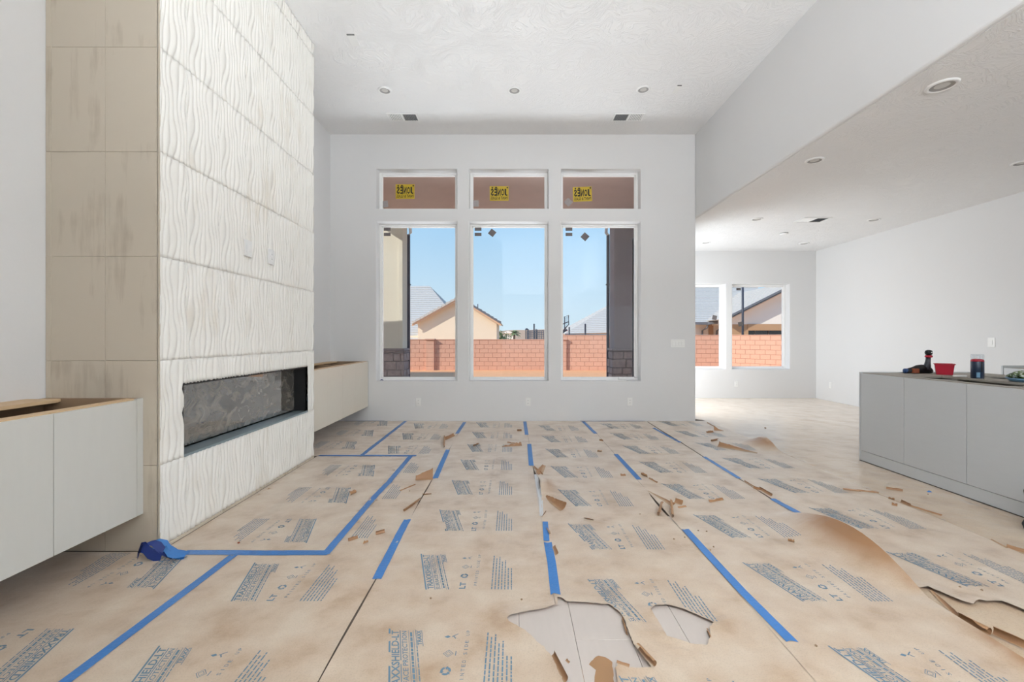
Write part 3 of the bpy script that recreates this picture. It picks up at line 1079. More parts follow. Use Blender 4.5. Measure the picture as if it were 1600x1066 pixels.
# bag of greens
bgx, bgy = 4.135, 3.46
bag = thing('food_package', (bgx, bgy, ZT), 'clear tray of mixed green salad on the island near the spray can', 'food package')
gb = G()
rings = []
for i, t in enumerate(np.linspace(0.02, 0.98, 9)):
    rr = math.sin(math.pi * t) ** 0.5
    ring = []
    for a in np.linspace(0, 2 * math.pi, 22, endpoint=False):
        k_ = 1 + 0.12 * math.sin(5 * a + i) + 0.08 * math.sin(9 * a + 2 * i)
        ring.append((bgx + 0.085 * rr * k_ * math.cos(a), bgy + 0.10 * rr * k_ * math.sin(a), ZT + 0.012 + 0.075 * t * (1 + 0.1 * math.sin(3 * a + i))))
    rings.append(ring)
put('greens', gb.rings(rings), 'greens', bag, smooth=True)
put('tray', G().rings([[(bgx + r_ * math.cos(a), bgy + r_ * 1.15 * math.sin(a), ZT + 0.002 + h_) for a in np.linspace(0, 2 * math.pi, 24, endpoint=False)] for r_, h_ in ((0.075, 0.001), (0.10, 0.030), (0.105, 0.030), (0.078, 0.0))], closed=True), 'can_blue', bag, smooth=True)

# black tool bag leaning on the island
tbx, tby = 3.40, 2.62
tb = thing('tool_bag', (tbx, tby, 0), 'black fabric tool bag with a strap leaning on the island front', 'bag')
rings = []
for t, w_, l_, sh in ((0.0, 0.095, 0.20, -0.01), (0.03, 0.11, 0.215, 0), (0.12, 0.095, 0.19, 0.02), (0.22, 0.07, 0.16, 0.035), (0.29, 0.035, 0.13, 0.045), (0.31, 0.012, 0.12, 0.05)):
    rings.append([(tbx + sh + w_ * math.copysign(abs(math.cos(a)) ** 0.7, math.cos(a)), tby + l_ * math.copysign(abs(math.sin(a)) ** 0.7, math.sin(a)), t + 0.002) for a in np.linspace(0, 2 * math.pi, 20, endpoint=False)])
put('body', G().rings(rings), 'bag', tb, smooth=True)
put('strap', G().tube([(tbx + 0.03, tby + 0.13, 0.27), (tbx - 0.02, tby + 0.19, 0.33), (tbx - 0.03, tby + 0.20, 0.24), (tbx - 0.02, tby + 0.195, 0.14), (tbx + 0.0, tby + 0.17, 0.06)], [0.014, 0.020, 0.012, 0.012, 0.014], 8), 'bag', tb, smooth=True)
put('zip', G().tube([(tbx + 0.05, tby - 0.12, 0.313), (tbx + 0.05, tby + 0.12, 0.313)], 0.004, 6), 'tool_dark', tb)

# ================================================================== window stickers and sill scraps
SG = (YB + 0.166)


def at_glass(px, py, Y):
    return ((px - 800) * Y / FPX, CAM_H - (py - HOR) * Y / FPX)


def text_geo(s, bold=0.0, spacing=1.0):
    """filled letter shapes from the built-in font: verts (n,2), faces, bbox normalised to cap height 1"""
    cu = bpy.data.curves.new('t', 'FONT')
    cu.body = s
    cu.size = 1.0
    cu.resolution_u = 2
    cu.offset = bold
    cu.space_character = spacing
    ob = bpy.data.objects.new('t', cu)
    COL.objects.link(ob)
    dg = bpy.context.evaluated_depsgraph_get()
    me = bpy.data.meshes.new_from_object(ob.evaluated_get(dg))
    v = np.array([p.co[:2] for p in me.vertices])
    f = [tuple(p.vertices) for p in me.polygons]
    bpy.data.objects.remove(ob)
    bpy.data.curves.remove(cu)
    bpy.data.meshes.remove(me)
    v = v - v.min(0)
    return v, f, v.max(0)


def fit_text(s, u0, u1, v0, v1, bold=0.0, spacing=1.0):
    v, f, mx = text_geo(s, bold, spacing)
    w = v.copy()
    w[:, 0] = u0 + v[:, 0] / mx[0] * (u1 - u0)
    w[:, 1] = v0 + v[:, 1] / mx[1] * (v1 - v0)
    return w, f


def fit_word(word, u0, u1, v0, v1, bold, gap=0.18):
    n, out_v, out_f = len(word), [], []
    w = (u1 - u0) / (n + (n - 1) * gap)
    for i, ch in enumerate(word):
        a = u0 + i * w * (1 + gap)
        v, f = fit_text(ch, a, a + w, v0, v1, bold)
        k_ = len(out_v)
        out_v += [tuple(p) for p in v]
        out_f += [tuple(q + k_ for q in t) for t in f]
    return out_v, out_f


T_JONES = fit_word('JONES', -0.128, 0.128, -0.035, 0.072, 0.035)
T_PAINT = fit_text('PAINT & GLASS', -0.128, 0.128, -0.092, -0.048, 0.015)


def shop_sign(px, py, tilt, label):
    Y = SG
    x, z = at_glass(px, py, Y)
    o = thing('window_sticker', (x, Y, z - 0.11), label, 'sticker', 'yellow maker stickers on the transoms')
    c, s = math.cos(tilt), math.sin(tilt)

    def P(u, v, t):          # u mirrored: the print faces outdoors and shows through
        u = -u
        return (x + u * c - v * s, Y - t, z + u * s + v * c)
    w, h = 0.145, 0.112
    gg = G().hexa([P(-w, -h, 0), P(w, -h, 0), P(w, h, 0), P(-w, h, 0), P(-w, -h, 0.0012), P(w, -h, 0.0012), P(w, h, 0.0012), P(-w, h, 0.0012)])
    put('sheet', gg, 'sign_yellow', o)
    for T, nm in ((T_JONES, 'printed_name'), (T_PAINT, 'printed_line')):
        put(nm, G().add([P(q[0], q[1], 0.0018) for q in T[0]], T[1]), 'sign_black', o, fix=False)
    tri = G().add([P(0.02, 0.076, 0.0019), P(0.075, 0.076, 0.0019), P(0.048, 0.106, 0.0019)], [(0, 1, 2)])
    tri.add([P(-0.125 + 0.012 * math.cos(a), 0.090 + 0.012 * math.sin(a), 0.0019) for a in np.linspace(0, 6.28, 10, endpoint=False)], [tuple(range(10))])
    tri.add([P(0.105 + 0.012 * math.cos(a), 0.088 + 0.014 * math.sin(a), 0.0019) for a in np.linspace(0, 6.28, 10, endpoint=False)], [tuple(range(10))])
    put('printed_emblem', tri, 'sign_black', o, fix=False)


shop_sign(633, 299.5, 0.0, 'yellow mirrored name sticker on the transom by the fireplace')
shop_sign(780, 302.5, 0.0, 'yellow mirrored name sticker on the middle transom')
shop_sign(910, 303.5, 0.04, 'slightly tilted yellow mirrored name sticker on the transom by the header')


def sticker(px, py, w, h, tilt, Y, label, mt='sticker', group='grey glass stickers'):
    x, z = at_glass(px, py, Y)
    w, h = w * Y / FPX / 2, h * Y / FPX / 2
    c, s = math.cos(tilt), math.sin(tilt)
    P = lambda u, v, t: (x + u * c - v * s, Y - t, z + u * s + v * c)
    o = put('glass_sticker', G().hexa([P(-w, -h, 0), P(w, -h, 0), P(w, h, 0), P(-w, h, 0), P(-w, -h, 0.001), P(w, -h, 0.001), P(w, h, 0.001), P(-w, h, 0.001)]),
            mt, label=label, cat='sticker', group=group)
    return o


for (px, nm) in ((605, 'the tall window beside the fireplace'), (747, 'the middle tall window'), (889, 'the tall window beside the header')):
    sticker(px, 358.3, 10.5, 5, 0, SG, 'upper small grey oblong sticker at the top of ' + nm)
    sticker(px, 366.5, 10.5, 5, 0, SG, 'lower small grey oblong sticker at the top of ' + nm)
sticker(769, 364, 9.5, 9.5, math.radians(52), SG, 'grey square sticker turned on its corner in the middle tall window')
sticker(914, 370, 10, 10, math.radians(48), SG, 'grey square sticker turned on its corner in the window beside the header')
sticker(601.5, 319, 10, 10, 0.1, SG, 'pale grey square sticker in the corner of the transom by the fireplace', 'sticker_light')
sticker(743.5, 318, 9, 10, 0.0, SG, 'pale grey square sticker in the corner of the middle transom', 'sticker_light')
sticker(888, 316, 10, 10, math.radians(45), SG, 'pale grey square sticker turned on its corner in the transom by the header', 'sticker_light')
NG = YN + 0.166
sticker(1116.5, 496.5, 7, 7, -0.2, NG, 'dark square sticker in the nook window half hidden by the wall')
sticker(1154, 452, 7, 4, 0, NG, 'dark oblong sticker at the top of the fully visible nook window')
sticker(1157, 506.5, 7, 7, 0.2, NG, 'dark tilted square sticker low in the fully visible nook window')

sx = WX[2]
put('trim_scrap', G().hexa([(1.42, YB + 0.03, 0.5985), (1.72, YB + 0.02, 0.5985), (1.72, YB + 0.06, 0.5985), (1.42, YB + 0.07, 0.5985), (1.42, YB + 0.03, 0.61), (1.72, YB + 0.02, 0.61), (1.72, YB + 0.06, 0.61), (1.42, YB + 0.07, 0.61)]),
    'trim_white', bevel=0.002, label='flat white trim offcut lying on the window sill', cat='trim scrap')
put('trim_scrap', G().tube([(1.62, YB + 0.085, 0.632), (1.66, YB + 0.085, 0.624), (1.76, YB + 0.085, 0.620), (1.90, YB + 0.08, 0.622)], [0.024, 0.018, 0.020, 0.017], 10), 'trim_white', smooth=True,
    label='rounded white trim offcut on the window sill by the header', cat='trim scrap')
put('tape_scrap', G().tube([(-1.99, YB + 0.05, 0.605), (-1.965, YB + 0.05, 0.612), (-1.94, YB + 0.05, 0.604)], [0.003, 0.008, 0.003], 8), 'tape_dark', label='tiny blue tape scrap on the window sill by the fireplace', cat='tape')

# ================================================================== floor paper
_ph = rng.uniform(0, 6.28, 12)
_dir = rng.uniform(0, 6.28, 12)
_wl = rng.uniform(0.16, 0.5, 12)


def wrinkle(x, y):
    z = np.zeros_like(x)
    for p, d_, w in zip(_ph, _dir, _wl):
        kx, ky = math.cos(d_) * 0.6, math.sin(d_) + 0.3
        z = z + 0.00055 * np.sin(2 * math.pi * (kx * x + ky * y) / w + p)
    return z * (0.6 + 0.4 * np.sin(1.7 * x + 0.9 * y))


_PC = {}


def poly_mask(poly, x, y):
    """vectorised point in polygon"""
    if x.size == 1:
        a = _PC.get(id(poly))
        if a is None:
            q = np.array(poly)
            a = _PC[id(poly)] = (q[:, 0], q[:, 1], np.roll(q[:, 0], -1), np.roll(q[:, 1], -1), q.min(0), q.max(0), poly)
        x0, y0 = float(x[0]), float(y[0])
        if not (a[4][0] <= x0 <= a[5][0] and a[4][1] <= y0 <= a[5][1]):
            return np.array([False])
        m = (a[1] > y0) != (a[3] > y0)
        xi = a[0][m] + (a[2][m] - a[0][m]) * (y0 - a[1][m]) / (a[3][m] - a[1][m])
        return np.array([bool(np.count_nonzero(x0 < xi) % 2)])
    c = np.zeros(x.shape, bool)
    n = len(poly)
    for i in range(n):
        x1, y1 = poly[i]
        x2, y2 = poly[(i + 1) % n]
        if y1 == y2:
            continue
        t = ((y1 > y) != (y2 > y)) & (x < (x2 - x1) * (y - y1) / (y2 - y1) + x1)
        c ^= t
    return c


def seg_dist(pts, x, y):
    d_ = np.full(x.shape, 9.0)
    for (x1, y1), (x2, y2) in zip(pts[:-1], pts[1:]):
        L2 = (x2 - x1) ** 2 + (y2 - y1) ** 2 + 1e-12
        t = np.clip(((x - x1) * (x2 - x1) + (y - y1) * (y2 - y1)) / L2, 0, 1)
        d_ = np.minimum(d_, np.hypot(x - x1 - t * (x2 - x1), y - y1 - t * (y2 - y1)))
    return d_


def ragged(pts, step=0.012, amp=0.0025, closed=True, seed=1):
    r_ = np.random.default_rng(seed)
    out = []
    n = len(pts)
    for i in range(n if closed else n - 1):
        a, b = np.array(pts[i]), np.array(pts[(i + 1) % n])
        k_ = max(1, int(np.hypot(*(b - a)) / step))
        for j in range(k_):
            q = a + (b - a) * j / k_
            if j:
                q = q + r_.normal(0, amp, 2)
            out.append((float(q[0]), float(q[1])))
    if not closed:
        out.append(tuple(pts[-1]))
    return out


class Sheet:
    def __init__(self, outline, holes=(), z0=0.0, lifts=(), step=0.035):
        self.outline, self.holes, self.z0, self.lifts, self.step = outline, list(holes), z0, list(lifts), step

    def z(self, x, y):
        zz = self.z0 + wrinkle(x, y)
        for fn in self.lifts:
            zz = zz + fn(x, y)
        return zz

    def inside(self, x, y):
        m = poly_mask(self.outline, x, y)
        for h in self.holes:
            m &= ~poly_mask(h, x, y)
        return m

    def geo(self):
        pts, edges = [], []
        for ring in [self.outline] + self.holes:
            n0 = len(pts)
            pts += [Vector(p) for p in ring]
            edges += [(n0 + i, n0 + (i + 1) % len(ring)) for i in range(len(ring))]
        a = np.array(self.outline)
        xs = np.arange(a[:, 0].min(), a[:, 0].max(), self.step)
        ys = np.arange(a[:, 1].min(), a[:, 1].max(), self.step)
        xx, yy = np.meshgrid(xs, ys)
        xx = xx.ravel() + rng.uniform(-.006, .006, xx.size)
        yy = yy.ravel() + rng.uniform(-.006, .006, yy.size)
        m = self.inside(xx, yy)
        d_ = np.full(xx.shape, 9.0)
        for ring in [self.outline] + self.holes:
            d_ = np.minimum(d_, seg_dist(list(ring) + [ring[0]], xx, yy))
        m &= d_ > self.step * 0.35
        pts += [Vector((float(p), float(q))) for p, q in zip(xx[m], yy[m])]
        v, e_, f, *_ = delaunay_2d_cdt(pts, edges, [], 0, 1e-6)
        v = np.array([(p[0], p[1]) for p in v])
        f = np.array([t for t in f if len(t) == 3])
        c = v[f].mean(1)
        keep = self.inside(c[:, 0], c[:, 1])
        f = f[keep]
        z = self.z(v[:, 0], v[:, 1])
        gg = G()
        gg.v = [(float(p[0]), float(p[1]), float(h)) for p, h in zip(v, z)]
        for t in f:
            p, q, r_ = v[t[0]], v[t[1]], v[t[2]]
            ar = (q[0] - p[0]) * (r_[1] - p[1]) - (q[1] - p[1]) * (r_[0] - p[0])
            gg.f.append(tuple(int(i) for i in (t if ar > 0 else t[::-1])))
        return gg


# ---- the repeated print of the paper roll: one block in roll coordinates (u along the text, v across)
SH = 0.28                      # the logo lines climb across the roll


class Print:
    def __init__(self):
        self.v, self.f = [], []

    def add(self, v, f, shear=False):
        n = len(self.v)
        for p in v:
            self.v.append((p[0], p[1] + (SH * p[0] if shear else 0)))
        self.f += [tuple(i + n for i in q) for q in f]

    def bar(self, u0, u1, v0, v1, shear=False):
        self.add([(u0, v0), (u1, v0), (u1, v1), (u0, v1)], [(0, 1, 2, 3)], shear)

    def poly(self, pts, shear=False):
        self.add(pts, [tuple(range(len(pts)))], shear)


def dash_line(pr, u0, u1, v, h, rnd, shear=False):
    u = u0
    while u < u1 - 0.006:
        w = min(rnd.uniform(0.010, 0.032), u1 - u)
        pr.bar(u, u + w, v, v + h, shear)
        u += w + 0.0045


def make_print():
    pr = Print()
    rnd = random.Random(3)
    L = 0.34
    pr.bar(0, L + 0.012, -0.279, -0.2715, True)
    pr.add(*fit_text('TRAXXSHIELD-LT', 0.004, L, -0.3145, -0.283, 0.022), True)
    pr.bar(0, L, -0.3215, -0.318, True)
    pr.add(*fit_text('SURFACE PROTECTION', 0.004, L - 0.004, -0.3475, -0.3265, 0.012), True)
    for v in (-0.356, -0.3765):
        pr.bar(0, L, v, v + 0.0018, True)
    dash_line(pr, 0.012, L - 0.012, -0.370, 0.009, rnd, True)
    dash_line(pr, 0.0, 0.25, -0.3885, 0.0045, rnd, True)
    pr.add(*fit_text('TRAXX', 0.255, L, -0.4075, -0.389, 0.03), True)
    pr.bar(0.25, L + 0.004, -0.387, -0.3845, True)
    pr.bar(0.25, L, -0.4125, -0.410, True)
    pr.add(*fit_text('LT', 0.004, 0.058, -0.468, -0.437, 0.03))
    # recycling mark: three chasing arrows
    for q in range(3):
        a0 = q * 2.094 + 0.35
        arc = [(0.118 + 0.020 * math.cos(a0 + t), -0.452 + 0.020 * math.sin(a0 + t)) for t in np.linspace(0, 1.45, 6)]
        arc += [(0.118 + 0.011 * math.cos(a0 + t), -0.452 + 0.011 * math.sin(a0 + t)) for t in np.linspace(1.45, 0, 6)]
        for i in range(5):
            pr.poly([arc[i], arc[i + 1], arc[10 - i], arc[11 - i]])
        t = 1.45
        pr.poly([(0.118 + 0.025 * math.cos(a0 + t), -0.452 + 0.025 * math.sin(a0 + t)), (0.118 + 0.016 * math.cos(a0 + t + 0.5), -0.452 + 0.016 * math.sin(a0 + t + 0.5)), (0.118 + 0.006 * math.cos(a0 + t), -0.452 + 0.006 * math.sin(a0 + t))])
    # tape-free mark: tilted double square
    for k_, (h1, h2) in enumerate(((0.021, 0.018), (0.012, 0.0095))):
        for q in range(4):
            a, b = q * math.pi / 2, (q + 1) * math.pi / 2
            pr.poly([(0.208 + h1 * math.cos(a), -0.449 + h1 * math.sin(a)), (0.208 + h1 * math.cos(b), -0.449 + h1 * math.sin(b)),
                     (0.208 + h2 * math.cos(b), -0.449 + h2 * math.sin(b)), (0.208 + h2 * math.cos(a), -0.449 + h2 * math.sin(a))])
    pr.bar(0.196, 0.220, -0.480, -0.4765)
    # leaf and stem
    pr.poly([(0.300, -0.446), (0.292, -0.434), (0.300, -0.419), (0.308, -0.434)])
    pr.poly([(0.298, -0.452), (0.316, -0.476), (0.319, -0.474), (0.302, -0.450)])
    pr.poly([(0.290, -0.470), (0.306, -0.458), (0.304, -0.454), (0.288, -0.466)])
    # widely spaced line
    txt = 'PRINTED SIDE UP'
    for i, ch in enumerate(txt):
        if ch != ' ':
            u = 0.03 + i * 0.0212
            pr.add(*fit_text(ch, u + (0.004 if ch == 'I' else 0), u + (0.007 if ch == 'I' else 0.0125), -0.523, -0.5085, 0.0))
    for off, ln in ((0.602, .33), (0.6185, .30), (0.635, .315), (0.6505, .26), (0.667, .275), (0.6835, .20), (0.70, .19)):
        dash_line(pr, 0, ln, -off, 0.0058, rnd)
    return np.array(pr.v), pr.f


PR_V, PR_F = make_print()


def print_blocks(parent, sheet, xs, yfars, reverse=False):
    """xs: seam the print offsets count from (left seam, or right seam for a roll laid the other way round)"""
    for yf in yfars:
        if reverse:
            X = xs + PR_V[:, 1]          # v is negative: offsets to the left of the right seam
            Y = yf - PR_V[:, 0]
        else:
            X = xs - PR_V[:, 1]
            Y = yf - 0.34 + PR_V[:, 0]
        ok = sheet.inside(X, Y)
        if ok.sum() < 20:
            continue
        Z = sheet.z(X, Y) + 0.0011
        gg = G()
        gg.v = [(float(a), float(b), float(c)) for a, b, c in zip(X, Y, Z)]
        gg.f = [q for q in PR_F if all(ok[i] for i in q)]
        if not gg.f:
            continue
        used = sorted({i for q in gg.f for i in q})
        mp = {i: k_ for k_, i in enumerate(used)}
        gg.v = [gg.v[i] for i in used]
        gg.f = [tuple(mp[i] for i in q) for q in gg.f]
        put('printed_text', gg, 'ink', parent, fix=False)


def edge_line(x, y0, y1, seed, amp=0.0015, extra=None, n=60):
    r_ = np.random.default_rng(seed)
    ys = np.linspace(y0, y1, n)
    ph = r_.uniform(0, 6.28, 3)
    return [(float(x + amp * (math.sin(2.1 * q + ph[0]) + math.sin(5.3 * q + ph[1])) + (extra(q) if extra else 0)), float(q)) for q in ys]


YP0, YP1 = -0.28, YB - 0.008
bump = lambda q, a, b: math.sin(math.pi * (q - a) / (b - a)) if a < q < b else 0.0

# torn holes (outlines measured on the floor)
H1 = [F(*p) for p in [(791.8, 968), (797, 962.6), (819, 959), (839, 955), (855, 951.7), (871.5, 946), (871, 936), (879, 937), (884, 943), (920, 944.5), (953, 947), (966, 957), (976.6, 971.7), (982, 990),
                      (989, 1009), (1004, 1029), (1018, 1046), (1002, 1047), (984, 1047), (965, 1038), (962, 1050), (968, 1090), (975, 1130), (930, 1150), (900, 1110), (879, 1066), (869.7, 1043), (859, 1023), (833, 998), (821, 987), (795, 972.6)]]
H2 = [F(*p) for p in [(1017, 954), (1024, 948), (1047, 948), (1071, 955.5), (1092, 964.7), (1115.6, 975), (1108, 983), (1110, 995), (1105, 1010.6), (1081.5, 1009), (1063, 1003), (1042, 997.5), (1033, 978)]]
H1r = ragged(H1, 0.010, 0.0018, True, 4)
H2r = ragged(H2, 0.010, 0.0015, True, 5)


def lip(pts, amp, w):
    pp = list(pts)
    return lambda x, y: amp * np.exp(-seg_dist(pp, x, y) / w)


def split_hole(h, xs):
    """parts of the hole on each side are cut by the seam itself; both sheets use the whole outline"""
    return h


def gap_bc(q):
    return -0.009 * bump(q, 1.45, 2.20)


strips = {}


def strip(key, outline, holes, lifts, label, z0=0.0):
    sh = Sheet(outline, holes, z0, lifts)
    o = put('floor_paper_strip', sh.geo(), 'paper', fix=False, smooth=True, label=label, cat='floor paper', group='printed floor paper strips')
    strips[key] = (o, sh)
    return o, sh


def outline(left, right, near=None, far=None):
    """left edge upwards, right edge back down"""
    return left + right[::-1]


W_ = 0.0012
HY0, HY1 = 2.50, 4.52           # hearth piece
# strip A (beside the left cabinet) is interrupted by the hearth piece
eA = edge_line(-1.60 - W_, YP0, HY0 - W_, 11)
o, sh = strip('A', outline([(XL + 0.01, YP0), (XL + 0.01, HY0 - W_)], eA), [], [lambda x, y: 0.012 * np.exp(-((x + 2.35) / .3) ** 2 - ((y - 2.42) / .06) ** 2)], 'printed floor paper under the greige floating cabinet')
print_blocks(o, sh, -1.60, [1.84 + 0.64 * i for i in range(-3, 2)], True)
eA2 = edge_line(-1.59 - W_, HY1 + W_, YP1, 12)
o, sh = strip('A2', outline([(XL + 0.01, HY1 + W_), (XL + 0.01, YP1)], eA2), [], [], 'printed floor paper under the cream floating cabinet')
print_blocks(o, sh, -1.59, [5.16, 5.785, 6.42], True)
# hearth piece
o, sh = strip('H', [(FX + 0.008, HY0 + W_), (-1.07 - W_, HY0 + W_), (-1.07 - W_, HY1 - W_), (FX + 0.008, HY1 - W_)], [], [], 'printed paper sheet in front of the hearth, edged with blue tape')
print_blocks(o, sh, -1.07, [2.956, 3.58, 4.21, 4.84], True)
# strip B: runs past the hearth piece
eBr = edge_line(-0.70 - W_, YP0, YP1, 13, extra=gap_bc)
ol = edge_line(-1.60 + W_, YP0, HY0 - W_, 11) + [(-1.07 + W_, HY0 - W_), (-1.07 + W_, HY1 + W_)] + edge_line(-1.59 + W_, HY1 + W_, YP1, 12)
tearB = [F(*p) for p in [(672, 752), (664, 770), (656, 790)]]
o, sh = strip('B', outline(ol, eBr), [], [lip(tearB, 0.010, 0.05)], 'printed floor paper bordering the hearth tape, with a torn upright flap')
print_blocks(o, sh, -1.60, [1.725 + 0.645 * i for i in range(-3, 8)])
# strip C
eCl = edge_line(-0.70 + W_, YP0, YP1, 14)
eCr = edge_line(0.20 - W_, YP0, YP1, 15)
lip1 = H1r + [H1r[0]]
o, sh = strip('C', outline(eCl, eCr), [H1r], [lip(lip1, 0.007, 0.035)], 'printed floor paper in line with the middle window, torn at its right edge')
print_blocks(o, sh, -0.70, [1.827 + 0.64 * i for i in range(-3, 8)])
# strip D
eDl = edge_line(0.20 + W_, YP0, YP1, 15, extra=lambda q: 0.035 * bump(q, 2.98, 4.1))
eDr = edge_line(1.10 - W_, YP0, YP1, 16, extra=lambda q: -0.02 * bump(q, 2.85, 3.5))
tearD = [F(*p) for p in [(845, 760), (850, 775), (870, 795)]]
o, sh = strip('D', outline(eDl, eDr), [H1r, H2r],
              [lip(lip1, 0.008, 0.04), lip(H2r[:60], 0.009, 0.035), lambda x, y: 0.05 * np.exp(-((x - 0.24) / .09) ** 2 - ((y - 3.62) / .20) ** 2), lip([F(1012, 767), F(1045, 795)], 0.014, 0.04)],
              'printed floor paper torn open in two ragged holes')
print_blocks(o, sh, 0.20, [2.219 + 0.648 * i for i in range(-4, 7)])
# strip E with the tall curl on its right edge
eEl = edge_line(1.10 + W_, YP0, YP1, 16)


def e_right(q):
    return 0.03 * bump(q, 2.0, 3.1) - 0.05 * bump(q, 1.2, 2.12)


eEr = edge_line(2.00 - W_, YP0, YP1, 17, extra=e_right, n=110)


def curlE(x, y):
    a = np.where((y > 2.10) & (y < 3.06), np.sin(np.pi * (np.clip(y, 2.10, 3.06) - 2.10) / 0.96) ** 0.8, 0)
    t = np.clip((x - 1.62) / 0.41, 0, 1.1)
    return 0.118 * a * t ** 2.3


def curlE2(x, y):
    a = np.where((y > 1.3) & (y < 2.08), np.sin(np.pi * (np.clip(y, 1.3, 2.08) - 1.3) / 0.78), 0)
    return 0.026 * a * np.clip((x - 1.86) / 0.09, 0, 1) ** 2


o, sh = strip('E', outline(eEl, eEr), [], [curlE, curlE2], 'printed floor paper whose edge has curled up in a tall brown wave')
print_blocks(o, sh, 1.10, [1.725 + 0.645 * i for i in range(-3, 8)])
# strip F, torn along its left edge beside the curl
upperF = [F(*p) for p in [(1600, 956), (1582, 948.5), (1566, 942.4), (1552, 942.4), (1530, 940), (1521, 946.7), (1505, 942.4), (1478.5, 931.5), (1450.5, 919)]]
eFl = edge_line(2.012 + W_, 2.14, YP1, 18, extra=lambda q: 0.035 * bump(q, 2.0, 3.1))
eFl = ragged([(2.45, YP0), (2.42, 0.9), (2.36, 1.5)] + upperF, 0.02, 0.002, False, 8) + eFl
eFr = edge_line(2.93, YP0, YP1, 19, amp=0.01)


def curlF(x, y):
    return 0.085 * np.exp(-((y - 4.98) / .20) ** 2) * np.clip((x - 2.55) / 0.34, 0, 1.1) ** 2.0


o, sh = strip('F', outline(eFl, eFr), [], [curlF, lip(upperF, 0.010, 0.035)], 'printed floor paper nearest the island, torn along one side')
print_blocks(o, sh, 2.00, [2.49 + 0.65 * i for i in range(-4, 7)])

# unprinted paper layers
sh_plain = Sheet([(2.90, YP0), (IX0 - 0.002, YP0), (IX0 - 0.002, IY1 + 0.003), (IX1 + 0.002, IY1 + 0.003), (IX1 + 0.002, YP0), (5.64, YP0), (5.64, 4.98), (XK - 0.006, 4.98), (XK - 0.006, YN - 0.006), (XR + 0.006, YN - 0.006), (XR + 0.006, YB + 0.24), (2.90, YB + 0.1)],
                 [], -0.005, [], 0.06)
put('plain_floor_paper', sh_plain.geo(), 'paper_plain', fix=False, smooth=True, label='plain unprinted kraft paper covering the nook and kitchen floor', cat='floor paper')
sh_under = Sheet(ragged([(1.80, 0.2), (2.88, 0.2), (2.88, 3.2), (1.80, 3.2)], 0.05, 0.001), [], -0.0085, [], 0.06)
put('plain_floor_paper', sh_under.geo(), 'paper_plain', fix=False, smooth=True, label='plain paper layer showing through the tear beside the tall curl', cat='floor paper')
# brown turned-over piece lying in the big tear
BR = [F(*p) for p in [(905.9, 1044), (915, 1042), (924, 1032), (935, 1024), (946.7, 1027), (956.7, 1034), (959.5, 1066), (962, 1110), (905, 1110)]]
put('torn_paper_piece', Sheet(ragged(BR, 0.01, 0.001, True, 9), [], -0.0025, [], 0.03).geo(), 'kraft_brown', fix=False, label='brown turned over paper piece lying in the big floor tear', cat='paper scrap')


def floor_z(x, y):
    """top of the paper at one floor point"""
    best = -0.004
    X, Y = np.array([x]), np.array([y])
    for o_, s_ in strips.values():
        if s_.inside(X, Y)[0]:
            best = max(best, float(s_.z(X, Y)[0]))
    return best


# ================================================================== blue tape
def tape(pts, w, label, name='tape_strip', dz=0.0022, mat_='tape', ends=True, group='blue tape strips'):
    """ribbon laid along floor points"""
    P = []
    for a, b in zip(pts[:-1], pts[1:]):
        n = max(1, int(math.dist(a, b) / 0.04))
        for i in range(n):
            P.append((a[0] + (b[0] - a[0]) * i / n, a[1] + (b[1] - a[1]) * i / n))
    P.append(pts[-1])
    gg = G()
    n = len(P)
    for i, p in enumerate(P):
        q0, q1 = P[max(0, i - 1)], P[min(n - 1, i + 1)]
        tx, ty = q1[0] - q0[0], q1[1] - q0[1]
        L = math.hypot(tx, ty)
        nx, ny = -ty / L, tx / L
        for s in (-1, -0.33, 0.33, 1):
            jag = 0.004 * random.uniform(-1, 1) if (i in (0, n - 1)) else 0.0007 * random.uniform(-1, 1)
            x, y = p[0] + nx * w / 2 * s + tx / L * jag * 2, p[1] + ny * w / 2 * s + ty / L * jag * 2
            zz = max(floor_z(x, y), floor_z(p[0] + nx * w / 2 * 0.6, p[1] + ny * w / 2 * 0.6) - 0.002, floor_z(p[0] - nx * w / 2 * 0.6, p[1] - ny * w / 2 * 0.6) - 0.002)
            gg.v.append((x, y, zz + dz))
    for i in range(n - 1):
        for j in range(3):
            a = i * 4 + j
            gg.f.append((a + 1, a, a + 4, a + 5))
    return put(name, gg, mat_, fix=False, smooth=True, label=label, cat='tape', group=group)


TW = 0.048
tape([(-1.60, -0.2), (-1.615, 1.56), (-1.592, 2.46)], TW, 'long blue tape strip leading up to the hearth tape corner')
tape([(-1.90, 2.49), (-1.055, 2.485)], 0.055, 'blue tape along the near edge of the hearth paper')
tape([(-1.072, 2.47), (-1.075, 3.3), (-1.06, 3.7), (-1.065, 4.54)], TW, 'blue tape along the long open edge of the hearth paper', dz=0.003)
tape([(FX + 0.02, 4.535), (-1.01, 4.53)], 0.05, 'blue tape along the far edge of the hearth paper', dz=0.0038)
tape([(-1.59, 4.56), (-1.588, 6.41)], TW, 'blue tape strip from the hearth paper to the window wall')
tape([F(589, 905), F(632, 820), F(637, 812)], TW, 'blue tape strip on the seam left of the middle paper, ending above a gap')
tape([F(680, 748), F(700, 703)], TW, 'pale blue tape strip beside the upright brown flap')
tape([F(714, 678), F(726, 660)], TW, 'short blue tape strip on the seam touching the window wall left of the middle outlet')
tape([F(868, 931), F(862, 880), F(856, 848)], TW, 'ragged blue tape strip ending at the big floor tear')
tape([F(854, 846), F(852, 816)], 0.036, 'narrow torn blue tape piece beyond the ragged tape strip')
tape([F(830, 728), F(827, 694)], TW, 'blue tape strip beyond the torn seam flap')
